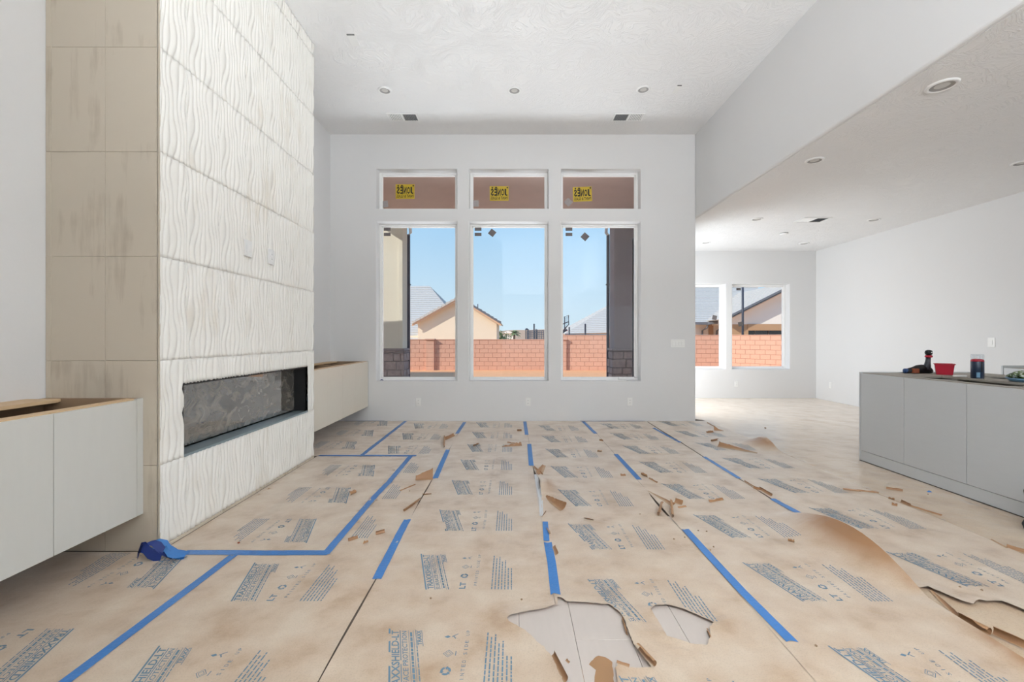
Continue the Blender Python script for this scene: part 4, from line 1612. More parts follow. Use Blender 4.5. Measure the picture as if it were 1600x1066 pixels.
tape([F(823, 680), F(820, 659)], TW, 'short blue tape strip touching the wall under the middle outlet')
tape([F(1238, 1004), F(1160, 925), F(1071, 828)], TW, 'long blue tape strip right of the two ragged holes')
tape([F(999, 750), F(962, 710)], TW, 'blue tape strip beyond the pointed torn flap')
tape([F(931, 678), F(911, 659)], TW, 'short blue tape strip touching the wall right of the middle outlet')
tape([F(1250, 803), F(1207, 780)], TW, 'short blue tape strip at the head of the tall paper curl')
tape([F(1155, 748), F(1100, 714)], 0.042, 'thin blue tape strip on the seam toward the nook')
tape([F(1063, 692), F(1021, 669)], 0.042, 'dull blue tape strip on the seam near the wall corner')
tape([(1.02, YB - 0.022), (1.98, YB - 0.02)], 0.02, 'thin blue tape along the foot of the window wall', mat_='tape_dark')
tape([(-2.5, YB - 0.022), (-1.9, YB - 0.02)], 0.02, 'thin dark blue tape along the wall under the cream cabinet', mat_='tape_dark')
# bare white paper band inside the torn C/D seam
tape([(0.205, 3.0), (0.222, 3.3), (0.215, 3.9)], 0.028, 'pale band of paper tape inside the torn seam', dz=0.001, mat_='band', group=None)

# crumpled blue tape at the hearth corner
cr = thing('crumpled_tape', (-2.0, 2.47, 0), 'crumpled loops of blue masking tape at the fireplace corner', 'tape')


def ribbon(parent, name, path, w, wdir, mt):
    gg = G()
    wd = Vector(wdir).normalized() * w / 2
    for p in path:
        p = Vector(p)
        gg.v += [tuple(p - wd), tuple(p), tuple(p + wd)]
    for i in range(len(path) - 1):
        a = 3 * i
        gg.f += [(a, a + 1, a + 4, a + 3), (a + 1, a + 2, a + 5, a + 4)]
    return put(name, gg, mt, parent, fix=False, smooth=True)


ribbon(cr, 'loop', [(-1.86, 2.46, 0.006), (-1.93, 2.46, 0.016), (-1.97, 2.455, 0.045), (-1.985, 2.45, 0.075), (-2.02, 2.44, 0.088), (-2.06, 2.43, 0.078), (-2.075, 2.43, 0.05), (-2.05, 2.44, 0.03), (-2.0, 2.45, 0.022)], 0.05, (0.1, 1, 0.25), 'tape')
ribbon(cr, 'loop', [(-2.07, 2.42, 0.075), (-2.05, 2.41, 0.095), (-2.03, 2.415, 0.098), (-2.0, 2.42, 0.085), (-1.98, 2.42, 0.06), (-1.95, 2.425, 0.03), (-1.90, 2.43, 0.008)], 0.045, (0.5, 1, 0.1), 'tape_dark')
ribbon(cr, 'loop', [(-1.99, 2.44, 0.03), (-1.96, 2.43, 0.055), (-1.93, 2.42, 0.028), (-1.89, 2.42, 0.018), (-1.85, 2.43, 0.007)], 0.04, (-0.4, 1, 0.5), 'tape')
ribbon(cr, 'loop', [(-2.08, 2.40, 0.035), (-2.075, 2.395, 0.075), (-2.045, 2.39, 0.082), (-2.02, 2.395, 0.045), (-1.99, 2.40, 0.028), (-1.96, 2.40, 0.012)], 0.055, (0.15, 0.3, 1), 'tape_dark')
ribbon(cr, 'tail', [(-1.84, 2.435, 0.006), (-1.89, 2.39, 0.013), (-1.93, 2.355, 0.02), (-1.955, 2.335, 0.010)], 0.028, (0.6, -0.5, 0.4), 'tape')


# ================================================================== torn curls and scraps
def curl_sheet(p0, p1, width, r, turns, jag=0.1, seed=0, taper=(1, 1), flat=0.0, z=None, lean=1):
    """sheet hinged on the floor line p0-p1 that lifts and curls over; returns faces"""
    r_ = random.Random(seed)
    p0, p1 = Vector((p0[0], p0[1])), Vector((p1[0], p1[1]))
    d_ = p1 - p0
    L = d_.length
    t = d_ / L
    nrm = Vector((-t.y, t.x)) * lean
    nu, nv = max(4, int(L / 0.018)), 9
    gg = G()
    z0 = floor_z(*((p0 + p1) / 2)) + 0.001 if z is None else z
    for i in range(nu + 1):
        s = i / nu
        tp = taper[0] + (taper[1] - taper[0]) * s
        wmax = width * tp * (1 - jag * r_.random())
        for j in range(nv + 1):
            q = j / nv * wmax
            if q < flat:
                du, dz = q, 0.0
            else:
                a = (q - flat) / r
                am = turns * 2 * math.pi
                ex = max(0.0, a - am) * r
                a = min(a, am)
                du, dz = flat + r * math.sin(a) + ex * math.cos(a), max(0.0, r * (1 - math.cos(a)) + ex * math.sin(a))
            P = p0 + t * (s * L) + nrm * du
            gg.v.append((P.x, P.y, z0 + dz))
    for i in range(nu):
        for j in range(nv):
            a = i * (nv + 1) + j
            f_ = (a, a + nv + 1, a + nv + 2, a + 1)
            gg.f.append(f_ if lean > 0 else f_[::-1])
    return gg


def flap(key, p0, p1, width, r, turns, seed, name='torn_flap', **kw):
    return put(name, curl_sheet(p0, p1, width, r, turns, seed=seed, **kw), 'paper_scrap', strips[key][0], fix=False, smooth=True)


# upright brown flap on strip B
flap('B', F(649, 752), F(676, 751), 0.115, 0.03, 0.21, 1, taper=(0.45, 1.0), lean=1)
flap('B', F(632, 801), F(657, 783), 0.04, 0.010, 0.9, 2, lean=1)
flap('B', F(693, 700), F(694, 684), 0.05, 0.014, 0.8, 3, lean=-1)
flap('B', F(697, 688), F(712, 681), 0.05, 0.030, 0.3, 4, lean=1)
flap('B', F(626, 768), F(650, 758), 0.012, 0.01, 0.4, 5, lean=1)
# torn seam between the two middle papers
flap('D', F(847, 744), F(853, 728), 0.075, 0.06, 0.25, 6, taper=(1, 0.5), lean=1)
flap('D', F(832, 730), F(846, 743), 0.022, 0.02, 0.3, 7, lean=1)
flap('D', F(848, 778), F(875, 799), 0.085, 0.05, 0.35, 8, taper=(0.5, 1), lean=1)
flap('D', F(864, 785), F(884, 790), 0.06, 0.012, 1.0, 9, lean=1)
flap('D', F(846, 808), F(851, 801), 0.02, 0.01, 0.5, 10, lean=-1)
flap('D', F(857, 825), F(861, 834), 0.02, 0.02, 0.3, 11, lean=-1)
flap('C', F(861, 855), F(866, 868), 0.03, 0.03, 0.25, 12, lean=1)
# pointed flap and rolls on the next seam
flap('D', F(1012, 767), F(1048, 791), 0.045, 0.05, 0.22, 13, taper=(0.15, 1), lean=1)
flap('E', F(1050, 809), F(1048, 786), 0.05, 0.013, 0.9, 14, lean=-1)
flap('D', F(1030, 807), F(1035, 790), 0.055, 0.014, 0.9, 15, lean=1)
flap('E', F(1052, 786), F(1064, 790), 0.05, 0.03, 0.4, 16, lean=1)
flap('E', F(1061, 795), F(1074, 793), 0.02, 0.02, 0.3, 17, lean=1)
# E/F seam
flap('E', F(1161, 752), F(1184, 766), 0.02, 0.015, 0.35, 18, lean=1)
flap('E', F(1184, 764), F(1204, 776), 0.03, 0.015, 0.5, 19, lean=1)
flap('F', F(1176, 764), F(1188, 767), 0.035, 0.02, 0.5, 20, lean=1)
# lower rim of the long tear by the curl: rolled edge
flap('E', F(1600, 1013), F(1549, 990), 0.06, 0.018, 0.6, 21, lean=-1)
flap('E', F(1546, 992), F(1494, 966), 0.06, 0.016, 0.75, 22, taper=(1.2, 0.7), lean=-1)
flap('E', F(1494, 966), F(1452, 921), 0.03, 0.016, 0.4, 23, taper=(1, 0.3), lean=-1)
# rims of the big tear
flap('D', F(975, 970), F(982, 992), 0.028, 0.010, 0.6, 24, lean=-1)
flap('D', F(996, 1018), F(1022, 1046), 0.045, 0.012, 0.9, 25, lean=1)
flap('C', F(860, 1024), F(881, 1066), 0.035, 0.016, 0.55, 26, lean=1)
flap('D', F(963, 1040), F(983, 1047), 0.012, 0.01, 0.4, 27, lean=1)
flap('D', F(1104, 985), F(1110, 998), 0.02, 0.006, 0.9, 28, lean=1)
# nook edge of strip F
flap('F', F(1120, 699), F(1183, 709), 0.115, 0.11, 0.2, 36, taper=(1, 0.25), lean=1)
flap('F', F(1112, 690), F(1122, 688), 0.05, 0.012, 0.9, 29, lean=1)
flap('F', F(1318, 766), F(1345, 769), 0.02, 0.015, 0.35, 30, lean=1)
flap('F', F(1340, 768), F(1374, 772), 0.02, 0.02, 0.3, 31, lean=1)
flap('F', F(1405, 784), F(1420, 791), 0.03, 0.015, 0.5, 32, lean=1)
flap('F', F(1418, 790), F(1470, 806), 0.02, 0.02, 0.3, 33, lean=1)
flap('F', F(1546, 843), F(1572, 857), 0.012, 0.02, 0.25, 34, lean=1)
flap('F', F(1571, 856), F(1602, 865), 0.035, 0.025, 0.35, 35, lean=1)

SCR = 'loose torn paper scraps'


def scrap(p0, p1, width, r, turns, seed, label, name='paper_scrap', mt='paper_scrap', lean=1, taper=(1, 1), cat='paper scrap'):
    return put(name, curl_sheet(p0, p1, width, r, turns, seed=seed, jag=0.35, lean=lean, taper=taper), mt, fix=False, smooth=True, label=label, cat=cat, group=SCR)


scrap(F(785, 699), F(816, 697), 0.07, 0.04, 0.3, 40, 'large folded brown paper scrap lying below the middle window', taper=(0.4, 1))
scrap(F(792, 692), F(813, 695), 0.02, 0.015, 0.5, 41, 'thin bent paper sliver beside the large folded scrap')
SCRAPS = [((546, 774), (555, 770), .05, 'small bent paper scrap on the hearth paper beside a printed block'),
          ((545, 847), (560, 842), .03, 'split paper twig near the corner of the hearth tape'),
          ((566, 851), (574, 848), .03, 'tiny curled paper bit next to the split paper twig'),
          ((588, 837), (602, 833), .04, 'small brown paper roll between the hearth tape and the next tape strip'),
          ((1003, 742), (1013, 746), .04, 'small curled paper scrap at the end of the tape beyond the pointed flap'),
          ((1013, 748), (1026, 755), .02, 'thin tail of paper behind the scrap at the tape end'),
          ((913, 810), (928, 813), .02, 'flat reddish paper sliver below the torn seam flap'),
          ((936, 689), (942, 690), .03, 'small upright paper chip on the paper right of the middle outlet'),
          ((933, 706), (940, 706), .03, 'dark round paper chip just beyond the upright chip'),
          ((808, 674), (815, 674), .05, 'small brown paper leaf close to the wall under the middle window'),
          ((738, 698), (747, 694), .03, 'dark paper sliver beside the rolled seam scraps near the wall'),
          ((1385, 764), (1411, 768), .03, 'straight brown paper stick on the plain paper before the island'),
          ((1388, 779), (1398, 781), .03, 'short paper curl behind the long slit near the island'),
          ((1393, 790), (1402, 792), .03, 'tiny reddish paper curl just in front of the short curl near the island'),
          ((1231, 846), (1241, 848), .03, 'small dark paper roll lying in front of the tall paper curl'),
          ((883, 1031), (888, 1036), .012, 'tiny brown paper curl lying on the bare planks in the big tear'),
          ((660, 773), (674, 772), .02, 'thin paper stick across the seam below the upright flap'),
          ((970, 744), (978, 744), .03, 'pale brown paper chip left of the tape beyond the pointed flap')]
for i, (a, b, w, lab) in enumerate(SCRAPS):
    scrap(F(*a), F(*b), w, 0.012, 0.45, 50 + i, lab, lean=1 if i % 2 else -1)
scrap(F(1110, 786), F(1132, 782), 0.03, 0.02, 0.4, 80, 'thin arched paper strip between two printed blocks near the pointed flap')
scrap(F(1104, 661), F(1117, 668), 0.02, 0.01, 0.4, 81, 'thin paper sliver at the edge of the nook floor')
scrap(F(1116, 673), F(1131, 674), 0.10, 0.06, 0.22, 82, 'leaf shaped brown paper piece on the nook floor beside the sliver', taper=(1, 0.3))
scrap(F(1105, 677), F(1116, 676), 0.04, 0.02, 0.3, 83, 'tiny dark paper twist beside the leaf shaped piece')
scrap(F(1450, 769), F(1457, 769), 0.02, 0.02, 0.2, 84, 'tiny blue tape scrap on the plain paper before the island', 'tape_scrap', 'tape', cat='tape')


def crumb(px, py, r, label='dark crumb of debris lying on the printed paper', mt='wood_dark'):
    x, y = F(px, py)
    z = floor_z(x, y)
    rr = random.Random(int(px * 7 + py))
    rings = [[(x + r * s * (0.7 + 0.5 * rr.random()) * math.cos(a), y + r * s * (0.7 + 0.5 * rr.random()) * math.sin(a), z + h * r) for a in np.linspace(0, 6.283, 7, endpoint=False)] for s, h in ((0.7, 0.02), (1, 0.4), (0.5, 0.9))]
    put('debris_crumb', G().rings(rings), mt, label=label, cat='debris', group='crumbs on the floor paper')


for p in [(1091, 830), (1104, 831), (1070, 840), (1053, 843), (1000, 804), (1500, 918), (1534, 923), (815, 937), (673, 936), (1115, 855), (1110, 860), (1450, 772), (640, 768), (1275, 1010)]:
    crumb(*p, 0.006)
crumb(373, 849, 0.008, 'rust coloured crumb lying on the hearth paper', 'tool_orange')
crumb(1196, 669, 0.016, 'dark crumb lying on the plain paper by the nook')

# ================================================================== outdoors
GZ = -0.28
put('ground', G().box(-120, 160, 6.62, 420, GZ - 0.5, GZ).box(-60, XL - 0.25, -40, 6.62, GZ - 0.5, GZ).box(XK + 0.2, 60, -40, 6.62, GZ - 0.5, GZ).box(-60, 60, -40, YR - 0.2, GZ - 0.5, GZ), 'sand', kind=S)
put('patio_slab', G().box(-3.9, XR - 0.2, YB + 0.22, 11.4, GZ, -0.03), 'concrete', kind=S)
# covered patio
put('patio_ceiling', G().box(-3.62, 4.0, YB + 0.22, 10.5, 4.22, 4.5).box(-3.62, 4.0, 10.5, 10.96, 4.14, 4.5), 'soffit', kind=S)
put('house_roof', G().box(-4.0, 7.0, YR - 0.6, YB + 0.6, ZC + 0.3, ZC + 0.6).box(-3.9, 4.4, YB + 0.6, 11.3, 4.5, 4.75), 'roof', kind=S)


def patio_column(x0, x1, inner, label):
    y0, y1 = 10.50, 10.96
    o = thing('patio_column', ((x0 + x1) / 2, 10.73, -0.03), label, 'column')
    put('shaft', G().box(x0, x1, y0, y1, 0.93, 4.22), 'stucco_sunlit' if inner > 0 else 'stucco_taupe', o, bevel=0.01)
    xa, xb = x0 + 0.10, x1 - 0.10
    put('raised_border', G().box(x0 - 0.003, xa, y0 - 0.02, y0 + 0.01, 0.95, 4.14).box(xb, x1 + 0.003, y0 - 0.02, y0 + 0.01, 0.95, 4.14).box(xa, xb, y0 - 0.02, y0 + 0.01, 3.98, 4.14),
        'stucco_sunlit' if inner > 0 else 'stucco_taupe', o, bevel=0.004)
    put('stone_core', G().box(x0 - 0.01, x1 + 0.01, y0 - 0.01, y1 + 0.01, -0.03, 0.93), 'mortar' if False else 'stucco_taupe', o)
    put('stone_cap', G().box(x0 - 0.05, x1 + 0.05, y0 - 0.05, y1 + 0.05, 0.93, 0.985), 'stucco_taupe', o, bevel=0.006)
    rr = random.Random(int(x0 * 10))
    z = -0.03
    while z < 0.92:
        h = min(rr.uniform(0.13, 0.21), 0.93 - z)
        x = x0 - 0.03
        while x < x1 + 0.02:
            w = min(rr.uniform(0.16, 0.34), x1 + 0.03 - x)
            put('stone', G().box(x + 0.006, x + w - 0.006, y0 - rr.uniform(0.03, 0.06), y0 - 0.009, z + 0.006, z + h - 0.006), 'stone', o, bevel=0.012, seg=1)
            x += w
        xs_ = x1 if inner > 0 else x0
        s = 1 if inner > 0 else -1
        y = y0
        while y < y1:
            w = min(rr.uniform(0.2, 0.34), y1 - y + 0.01)
            put('stone', G().box(xs_ + s * 0.009, xs_ + s * rr.uniform(0.03, 0.06), y + 0.006, y + w - 0.006, z + 0.006, z + h - 0.006), 'stone', o, bevel=0.012, seg=1)
            y += w
        z += h
    return o


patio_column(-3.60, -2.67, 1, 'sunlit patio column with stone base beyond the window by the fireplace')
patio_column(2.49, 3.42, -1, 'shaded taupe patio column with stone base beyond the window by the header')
for s, lab in ((-1, 'dark downspout behind the sunlit patio column'), (1, 'dark downspout behind the shaded patio column')):
    o = thing('downspout', (s * 2.66, 11.02, 0.99), lab, 'downspout')
    xx = s * (2.66 if s < 0 else 2.47)
    put('pipe', G().box(xx - 0.035, xx + 0.035, 11.03, 11.10, GZ, 3.9), 'downspout', o, bevel=0.005)
    put('elbow', G().tube([(xx, 11.065, 3.88), (xx - s * 0.05, 11.065, 3.95), (xx - s * 0.02, 11.1, 4.25)], 0.04, 8), 'trim_white', o)
    put('bracket', G().box(xx - 0.05, xx + 0.05, 11.02, 11.11, 2.6, 2.63), 'downspout', o)

# parts of this house and the house next door that shade the yard (to the left, beyond the window's view)
put('house_wing', G().box(-9.4, -4.25, 3.0, 8.4, GZ, 2.9).prism([(2.6, 2.9), (9.26, 2.9), (9.26, 3.08), (6.0, 4.4), (2.6, 3.08)], -9.5, -4.1, 'YZ'), 'house_cream', label='cream stuccoed wing of the house left of the patio', cat='building')
put('neighbour_house', G().box(-26, -10.2, 9, 14.6, GZ, 3.2).prism([(8.5, 3.2), (15.0, 3.2), (15.0, 4.55), (11.8, 4.75), (8.5, 3.4)], -26, -9.9, 'YZ'), 'house_cream', label='cream neighbouring house left of the yard', cat='building')


# ---- block garden walls
def block_wall(p0, p1, courses, label, top_cap=True, thick=0.15):
    """straight wall of split blocks between two floor points (front face on the line, seen from -Y)"""
    p0, p1 = Vector((p0[0], p0[1], 0)), Vector((p1[0], p1[1], 0))
    L = (p1 - p0).length
    a = math.atan2(p1.y - p0.y, p1.x - p0.x)
    o = bpy.data.objects.new('block_wall', None)
    o.location = (p0.x, p0.y, GZ)
    o.rotation_euler = (0, 0, a)
    COL.objects.link(o)
    ORG[o] = Vector((0, 0, 0))
    tag(o, label, 'garden wall')
    H, Wd, gp = 0.203, 0.406, 0.014
    put('mortar', G().box(0, L, 0.012, thick, 0, courses * H), 'mortar', o)
    full = put('block', G().box(0, Wd - gp, 0, 0.05, 0, H - gp), 'block', o, bevel=0.005, seg=1)
    first = True
    for r in range(courses):
        x = 0.0 if r % 2 == 0 else -Wd / 2
        while x < L - 0.02:
            x0, x1 = max(0, x), min(L, x + Wd)
            if x1 - x0 > Wd - 0.01:
                if first:
                    full.location = (x0, 0, r * H)
                    first = False
                else:
                    share('block', full, o, (x0, 0, r * H))
            elif x1 - x0 > 0.04:
                put('block', G().box(x0, x1 - gp, 0, 0.05, r * H, (r + 1) * H - gp), 'block', o, bevel=0.005, seg=1)
            x += Wd
    if top_cap:
        put('wall_cap', G().box(-0.01, L + 0.01, -0.015, thick + 0.02, courses * H, courses * H + 0.035), 'block', o, bevel=0.005, seg=1)
    return o


def pilaster(x, y, courses, label):
    o = thing('wall_pilaster', (x, y, GZ), label, 'pilaster')
    H = 0.203
    for r in range(courses):
        put('block', G().box(x - 0.19, x + 0.19, y - 0.14, y + 0.02, GZ + r * H, GZ + (r + 1) * H - 0.008), 'block', o, bevel=0.005, seg=1)
    put('pilaster_cap', G().box(x - 0.23, x + 0.23, y - 0.20, y + 0.2, GZ + courses * H, GZ + courses * H + 0.06), 'block', o, bevel=0.008, seg=1)


YW = 20.3
block_wall((-7.2, YW), (2.40, YW), 7, 'low run of orange block garden wall behind the yard')
block_wall((2.42, YW), (9.75, YW - 0.7), 8, 'higher run of orange block garden wall toward the nook')
block_wall((9.77, YW - 0.72), (12.6, YW - 4.2), 8, 'bright angled block wall seen through the nook window')
pilaster(-3.85, YW, 7, 'block pilaster standing out from the low garden wall')
pilaster(2.36, YW, 7, 'block pilaster where the garden wall steps up')


# ---- tiled roofs
def roof_slope(name, a0, a1, b0, b1, parent, rows, mt='roof', step=0.035):
    """stepped tile courses; a0-a1 the eave line, b0-b1 the ridge line (3-D points)"""
    a0, a1, b0, b1 = map(Vector, (a0, a1, b0, b1))
    nrm = (a1 - a0).cross(b0 - a0)
    if nrm.length < 1e-6:
        nrm = (a1 - a0).cross(b1 - a0)
    nrm.normalize()
    if nrm.z < 0:
        nrm = -nrm
    gg = G()
    for r in range(rows):
        t0, t1 = r / rows, (r + 1) / rows + 0.004
        P, Q = a0.lerp(b0, t0), a1.lerp(b1, t0)
        R, S_ = a1.lerp(b1, t1), a0.lerp(b0, t1)
        u = nrm * step
        lo = nrm * -0.02
        gg.hexa([P + lo, Q + lo, R + lo, S_ + lo, P + u, Q + u, R + nrm * 0.002, S_ + nrm * 0.002])
    return put(name, gg, mt, parent)


# house behind the yard on the left: gable wing and hipped main roof
hl = thing('neighbour_house', (-3.5, 31, GZ), 'cream stucco gable house with grey tiled roof behind the garden wall', 'building')
s30 = 30 / FPX
gx0, gx1, apx = (653 - 800) * s30, (776 - 800) * s30, (718 - 800) * s30
ez = CAM_H + (528 - 506) * s30
az = CAM_H + (528 - 466) * s30
put('gable_wall', G().prism([(gx0, GZ), (gx1, GZ), (gx1, ez + 0.15), (apx, az - 0.05), (gx0, ez + 0.15)], 30.0, 36, 'XZ'), 'house_cream', hl)
ov = 0.40
for s_, gx in ((-1, gx0), (1, gx1)):
    e0 = gx + s_ * 0.32
    roof_slope('roof_slope', (e0, 30 - ov, ez), (e0, 36, ez), (apx, 30 - ov, az), (apx, 36, az), hl, 12)
    # rake board and raised barrel tiles on the rake
    put('rake_board', G().hexa([(e0, 30 - ov, ez - 0.19), (e0, 30 - ov + 0.05, ez - 0.19), (apx, 30 - ov + 0.05, az - 0.19), (apx, 30 - ov, az - 0.19), (e0, 30 - ov, ez - 0.02), (e0, 30 - ov + 0.05, ez - 0.02), (apx, 30 - ov + 0.05, az - 0.02), (apx, 30 - ov, az - 0.02)]), 'fascia_tan', hl)
    for i in range(11):
        t0, t1 = i / 11, (i + 0.94) / 11
        P = Vector((e0, 0, ez)).lerp(Vector((apx, 0, az)), t0)
        Q = Vector((e0, 0, ez)).lerp(Vector((apx, 0, az)), t1)
        put('rake_tile', G().hexa([(P.x, 29.52, P.z - 0.04), (P.x, 29.85, P.z - 0.04), (Q.x, 29.85, Q.z - 0.04), (Q.x, 29.52, Q.z - 0.04), (P.x, 29.52, P.z + 0.15), (P.x, 29.85, P.z + 0.15), (Q.x, 29.85, Q.z + 0.10), (Q.x, 29.52, Q.z + 0.10)]), 'fascia' if s_ > 0 else 'roof', hl)
rz = CAM_H + 81 * 37 / FPX
rx = (671 - 800) * 37 / FPX
roof_slope('main_roof_slope', (-18, 31.2, 1.1), (rx + 4.3, 31.2, 1.1), (-18, 37, rz), (rx, 37, rz), hl, 26)
roof_slope('hip_slope', (rx + 4.3, 31.2, 1.1), (rx + 4.3, 42.8, 1.1), (rx, 37, rz), (rx, 37.01, rz), hl, 26)
put('side_wall', G().box(-18, -1.8, 31.4, 40, GZ, 1.4), 'house_cream', hl)
put('vent_pipe', G().tube([((743 - 800) * s30, 32, 2.0), ((743 - 800) * s30, 32, 3.75)], 0.04, 6), 'fascia', hl)

# far house beyond the higher wall
hf = thing('neighbour_house', (9.5, 44, GZ), 'distant house with a pale grey hipped roof beyond the shaded column', 'building')
D40 = 40 / FPX
put('walls', G().box(6.6, 16, 42, 50, GZ, 2.1), 'house_cream', hf)
zr = CAM_H + 66 * 46 / FPX
roof_slope('front_slope', (5.0, 40.5, 1.62), (16.5, 40.5, 1.9), (12.3, 46, zr), (14.5, 46, zr), hf, 22)
roof_slope('hip_slope', (5.0, 51.5, 1.7), (5.0, 40.5, 1.62), (12.3, 46.01, zr), (12.3, 46, zr), hf, 22)
put('eave_board', G().box(5.0, 16.5, 40.4, 40.5, 1.42, 1.62), 'fascia', hf)
put('side_gable', G().box(9.1, 12, 38.5, 42, GZ, 2.0), 'house_white', hf)

# house seen through the nook
hn = thing('neighbour_house', (16, 31, GZ), 'white gabled house with grey roof and dark gutters beyond the nook', 'building')
S29 = 29 / FPX
eaz = CAM_H + (528 - 504) * S29
put('front_wall', G().box(10.5, 17.0, 29.5, 36, GZ, eaz + 0.2), 'house_white', hn)
put('brown_door', G().box((1112 - 800) * S29, (1119 - 800) * S29, 29.40, 29.5, GZ, eaz - 0.1), 'house_tan', hn)
zrr = CAM_H + 82 * 36 / FPX
roof_slope('roof_slope', (9.5, 28.9, eaz), (17.5, 28.9, eaz), (9.5, 36, zrr), (20.5, 36, zrr), hn, 24)
put('gutter', G().box(9.5, (1104 - 800) * S29, 28.78, 28.92, eaz - 0.16, eaz + 0.02).hexa([((1104 - 800) * S29, 28.6, eaz - 0.16), (15.2, 28.3, eaz + 0.1), (15.2, 28.5, eaz + 0.1), ((1104 - 800) * S29, 28.8, eaz - 0.16),
    ((1104 - 800) * S29, 28.6, eaz + 0.02), (15.2, 28.3, eaz + 0.32), (15.2, 28.5, eaz + 0.32), ((1104 - 800) * S29, 28.8, eaz + 0.02)]), 'fascia', hn)
for px in (1101, 1124):
    x = (px - 800) * S29
    put('downspout', G().tube([(x + 0.16, 28.85, eaz - 0.1), (x + 0.12, 28.9, eaz - 0.35), (x, 29.35, eaz - 0.55), (x, 29.4, GZ)], 0.06, 6), 'fascia', hn)
# gable wing on the right
Yg = 27.0
sg = Yg / FPX
X1, X2 = (1140 - 800) * sg, (1330 - 800) * sg
zb_ = CAM_H + (528 - 507) * sg
rk = lambda px: CAM_H + (528 - (490 - (px - 1147) * 0.5)) * sg
apx2 = 1250
xap = (apx2 - 800) * sg
zap = rk(apx2)
gw = [(X1, zb_), (X2, zb_), (X2, rk(1147)), (xap, zap - 0.12), (X1, rk(1140) - 0.12)]
put('gable_wall', G().prism(gw, Yg, Yg + 5, 'XZ'), 'house_white', hn)
put('gable_beam', G().box((1168 - 800) * sg, X2, Yg - 0.06, Yg + 0.3, CAM_H + (528 - 516.5) * sg, zb_ + 0.02), 'house_tan', hn)
put('corner_pier', G().box(X1, (1169 - 800) * sg, Yg - 0.02, Yg + 0.5, GZ, zb_), 'house_tan', hn)
put('window_glass', G().box((1169 - 800) * sg, X2, Yg + 0.6, Yg + 0.65, GZ, zb_), 'dark_glass', hn)
for px in (1187, 1209):
    put('window_mullion', G().box((px - 800) * sg, (px + 1 - 800) * sg, Yg + 0.55, Yg + 0.6, GZ, zb_), 'fascia', hn)
xe0 = (1128 - 800) * sg
ze0 = rk(1128)
put('rake_board', G().hexa([(xe0, Yg - 0.7, ze0 - 0.05), (xap, Yg - 0.7, zap - 0.05), (xap, Yg - 0.62, zap - 0.05), (xe0, Yg - 0.62, ze0 - 0.05), (xe0, Yg - 0.7, ze0 + 0.16), (xap, Yg - 0.7, zap + 0.16), (xap, Yg - 0.62, zap + 0.16), (xe0, Yg - 0.62, ze0 + 0.16)]), 'fascia', hn)
put('rake_soffit', G().hexa([(xe0, Yg - 0.66, ze0 - 0.10), (xap, Yg - 0.66, zap - 0.10), (xap, Yg, zap - 0.10), (xe0, Yg, ze0 - 0.10), (xe0, Yg - 0.66, ze0 - 0.02), (xap, Yg - 0.66, zap - 0.02), (xap, Yg, zap - 0.02), (xe0, Yg, ze0 - 0.02)]), 'fascia_tan', hn)
roof_slope('wing_roof_slope', (xe0, Yg - 0.7, ze0), (xe0, Yg + 9, ze0), (xap, Yg - 0.7, zap), (xap, Yg + 9, zap), hn, 22)

xpole = (1160.5 - 800) * 22 / FPX
pl_ = thing('steel_pole', (xpole, 22, GZ), 'tall thin dark pole rising behind the angled block wall', 'pole')
put('shaft', G().lathe((xpole, 22, GZ), [(0.055, 0), (0.055, 4.9)], 12), 'pole', pl_, smooth=True)
put('finial', G().lathe((xpole, 22, GZ + 4.9), [(0.07, 0), (0.07, 0.05), (0.02, 0.08)], 12), 'pole', pl_)

# trampoline with net
tx, ty = 1.85, 26.0
tr = thing('trampoline', (tx, ty, GZ), 'round trampoline with dark net enclosure behind the garden wall', 'trampoline')
R_ = 0.95
put('mat', G().lathe((tx, ty, GZ), [(R_, 0.78), (R_, 0.84)], 28), 'net', tr)
for i in range(8):
    a = i * math.pi / 4 + 0.3
    put('net_post', G().tube([(tx + R_ * math.cos(a), ty + R_ * math.sin(a), GZ), (tx + R_ * math.cos(a), ty + R_ * math.sin(a), GZ + 2.05)], 0.03, 6), 'pole', tr)
gn = G()
n_ = 56
for i in range(n_):
    a = 2 * math.pi * i / n_
    gn.tube([(tx + R_ * math.cos(a), ty + R_ * math.sin(a), GZ + 0.84), (tx + R_ * math.cos(a), ty + R_ * math.sin(a), GZ + 1.95)], 0.014, 4)
for h in np.linspace(0.9, 1.95, 10):
    gn.tube([(tx + R_ * math.cos(t), ty + R_ * math.sin(t), GZ + h) for t in np.linspace(0, 6.283, 29)], 0.012, 4)
put('net', gn, 'net', tr, kind='stuff')
# basketball hoop
hx, hy = (886 - 800) * 26 / FPX, 26.0
bh = thing('basketball_hoop', (hx, hy, GZ), 'black framed basketball hoop beyond the garden wall', 'basketball hoop')
K = 26 / FPX
zz = lambda py: CAM_H + (528 - py) * K
xx_ = lambda px: (px - 800) * K
put('pole', G().tube([(xx_(878), hy, GZ), (xx_(878), hy, zz(521)), (xx_(884), hy, zz(512))], 0.06, 8), 'pole', bh)
put('backboard_frame', G().tube([(xx_(882), hy, zz(514)), (xx_(882), hy, zz(495)), (xx_(888), hy - .1, zz(493)), (xx_(888.5), hy - .1, zz(507)), (xx_(882), hy, zz(514))], 0.035, 6), 'pole', bh)
put('backboard', G().hexa([(xx_(882), hy, zz(513)), (xx_(888), hy - .1, zz(506)), (xx_(888), hy - .08, zz(506)), (xx_(882), hy + .02, zz(513)), (xx_(882), hy, zz(496)), (xx_(888), hy - .1, zz(494)), (xx_(888), hy - .08, zz(494)), (xx_(882), hy + .02, zz(496))]), 'clear', bh)
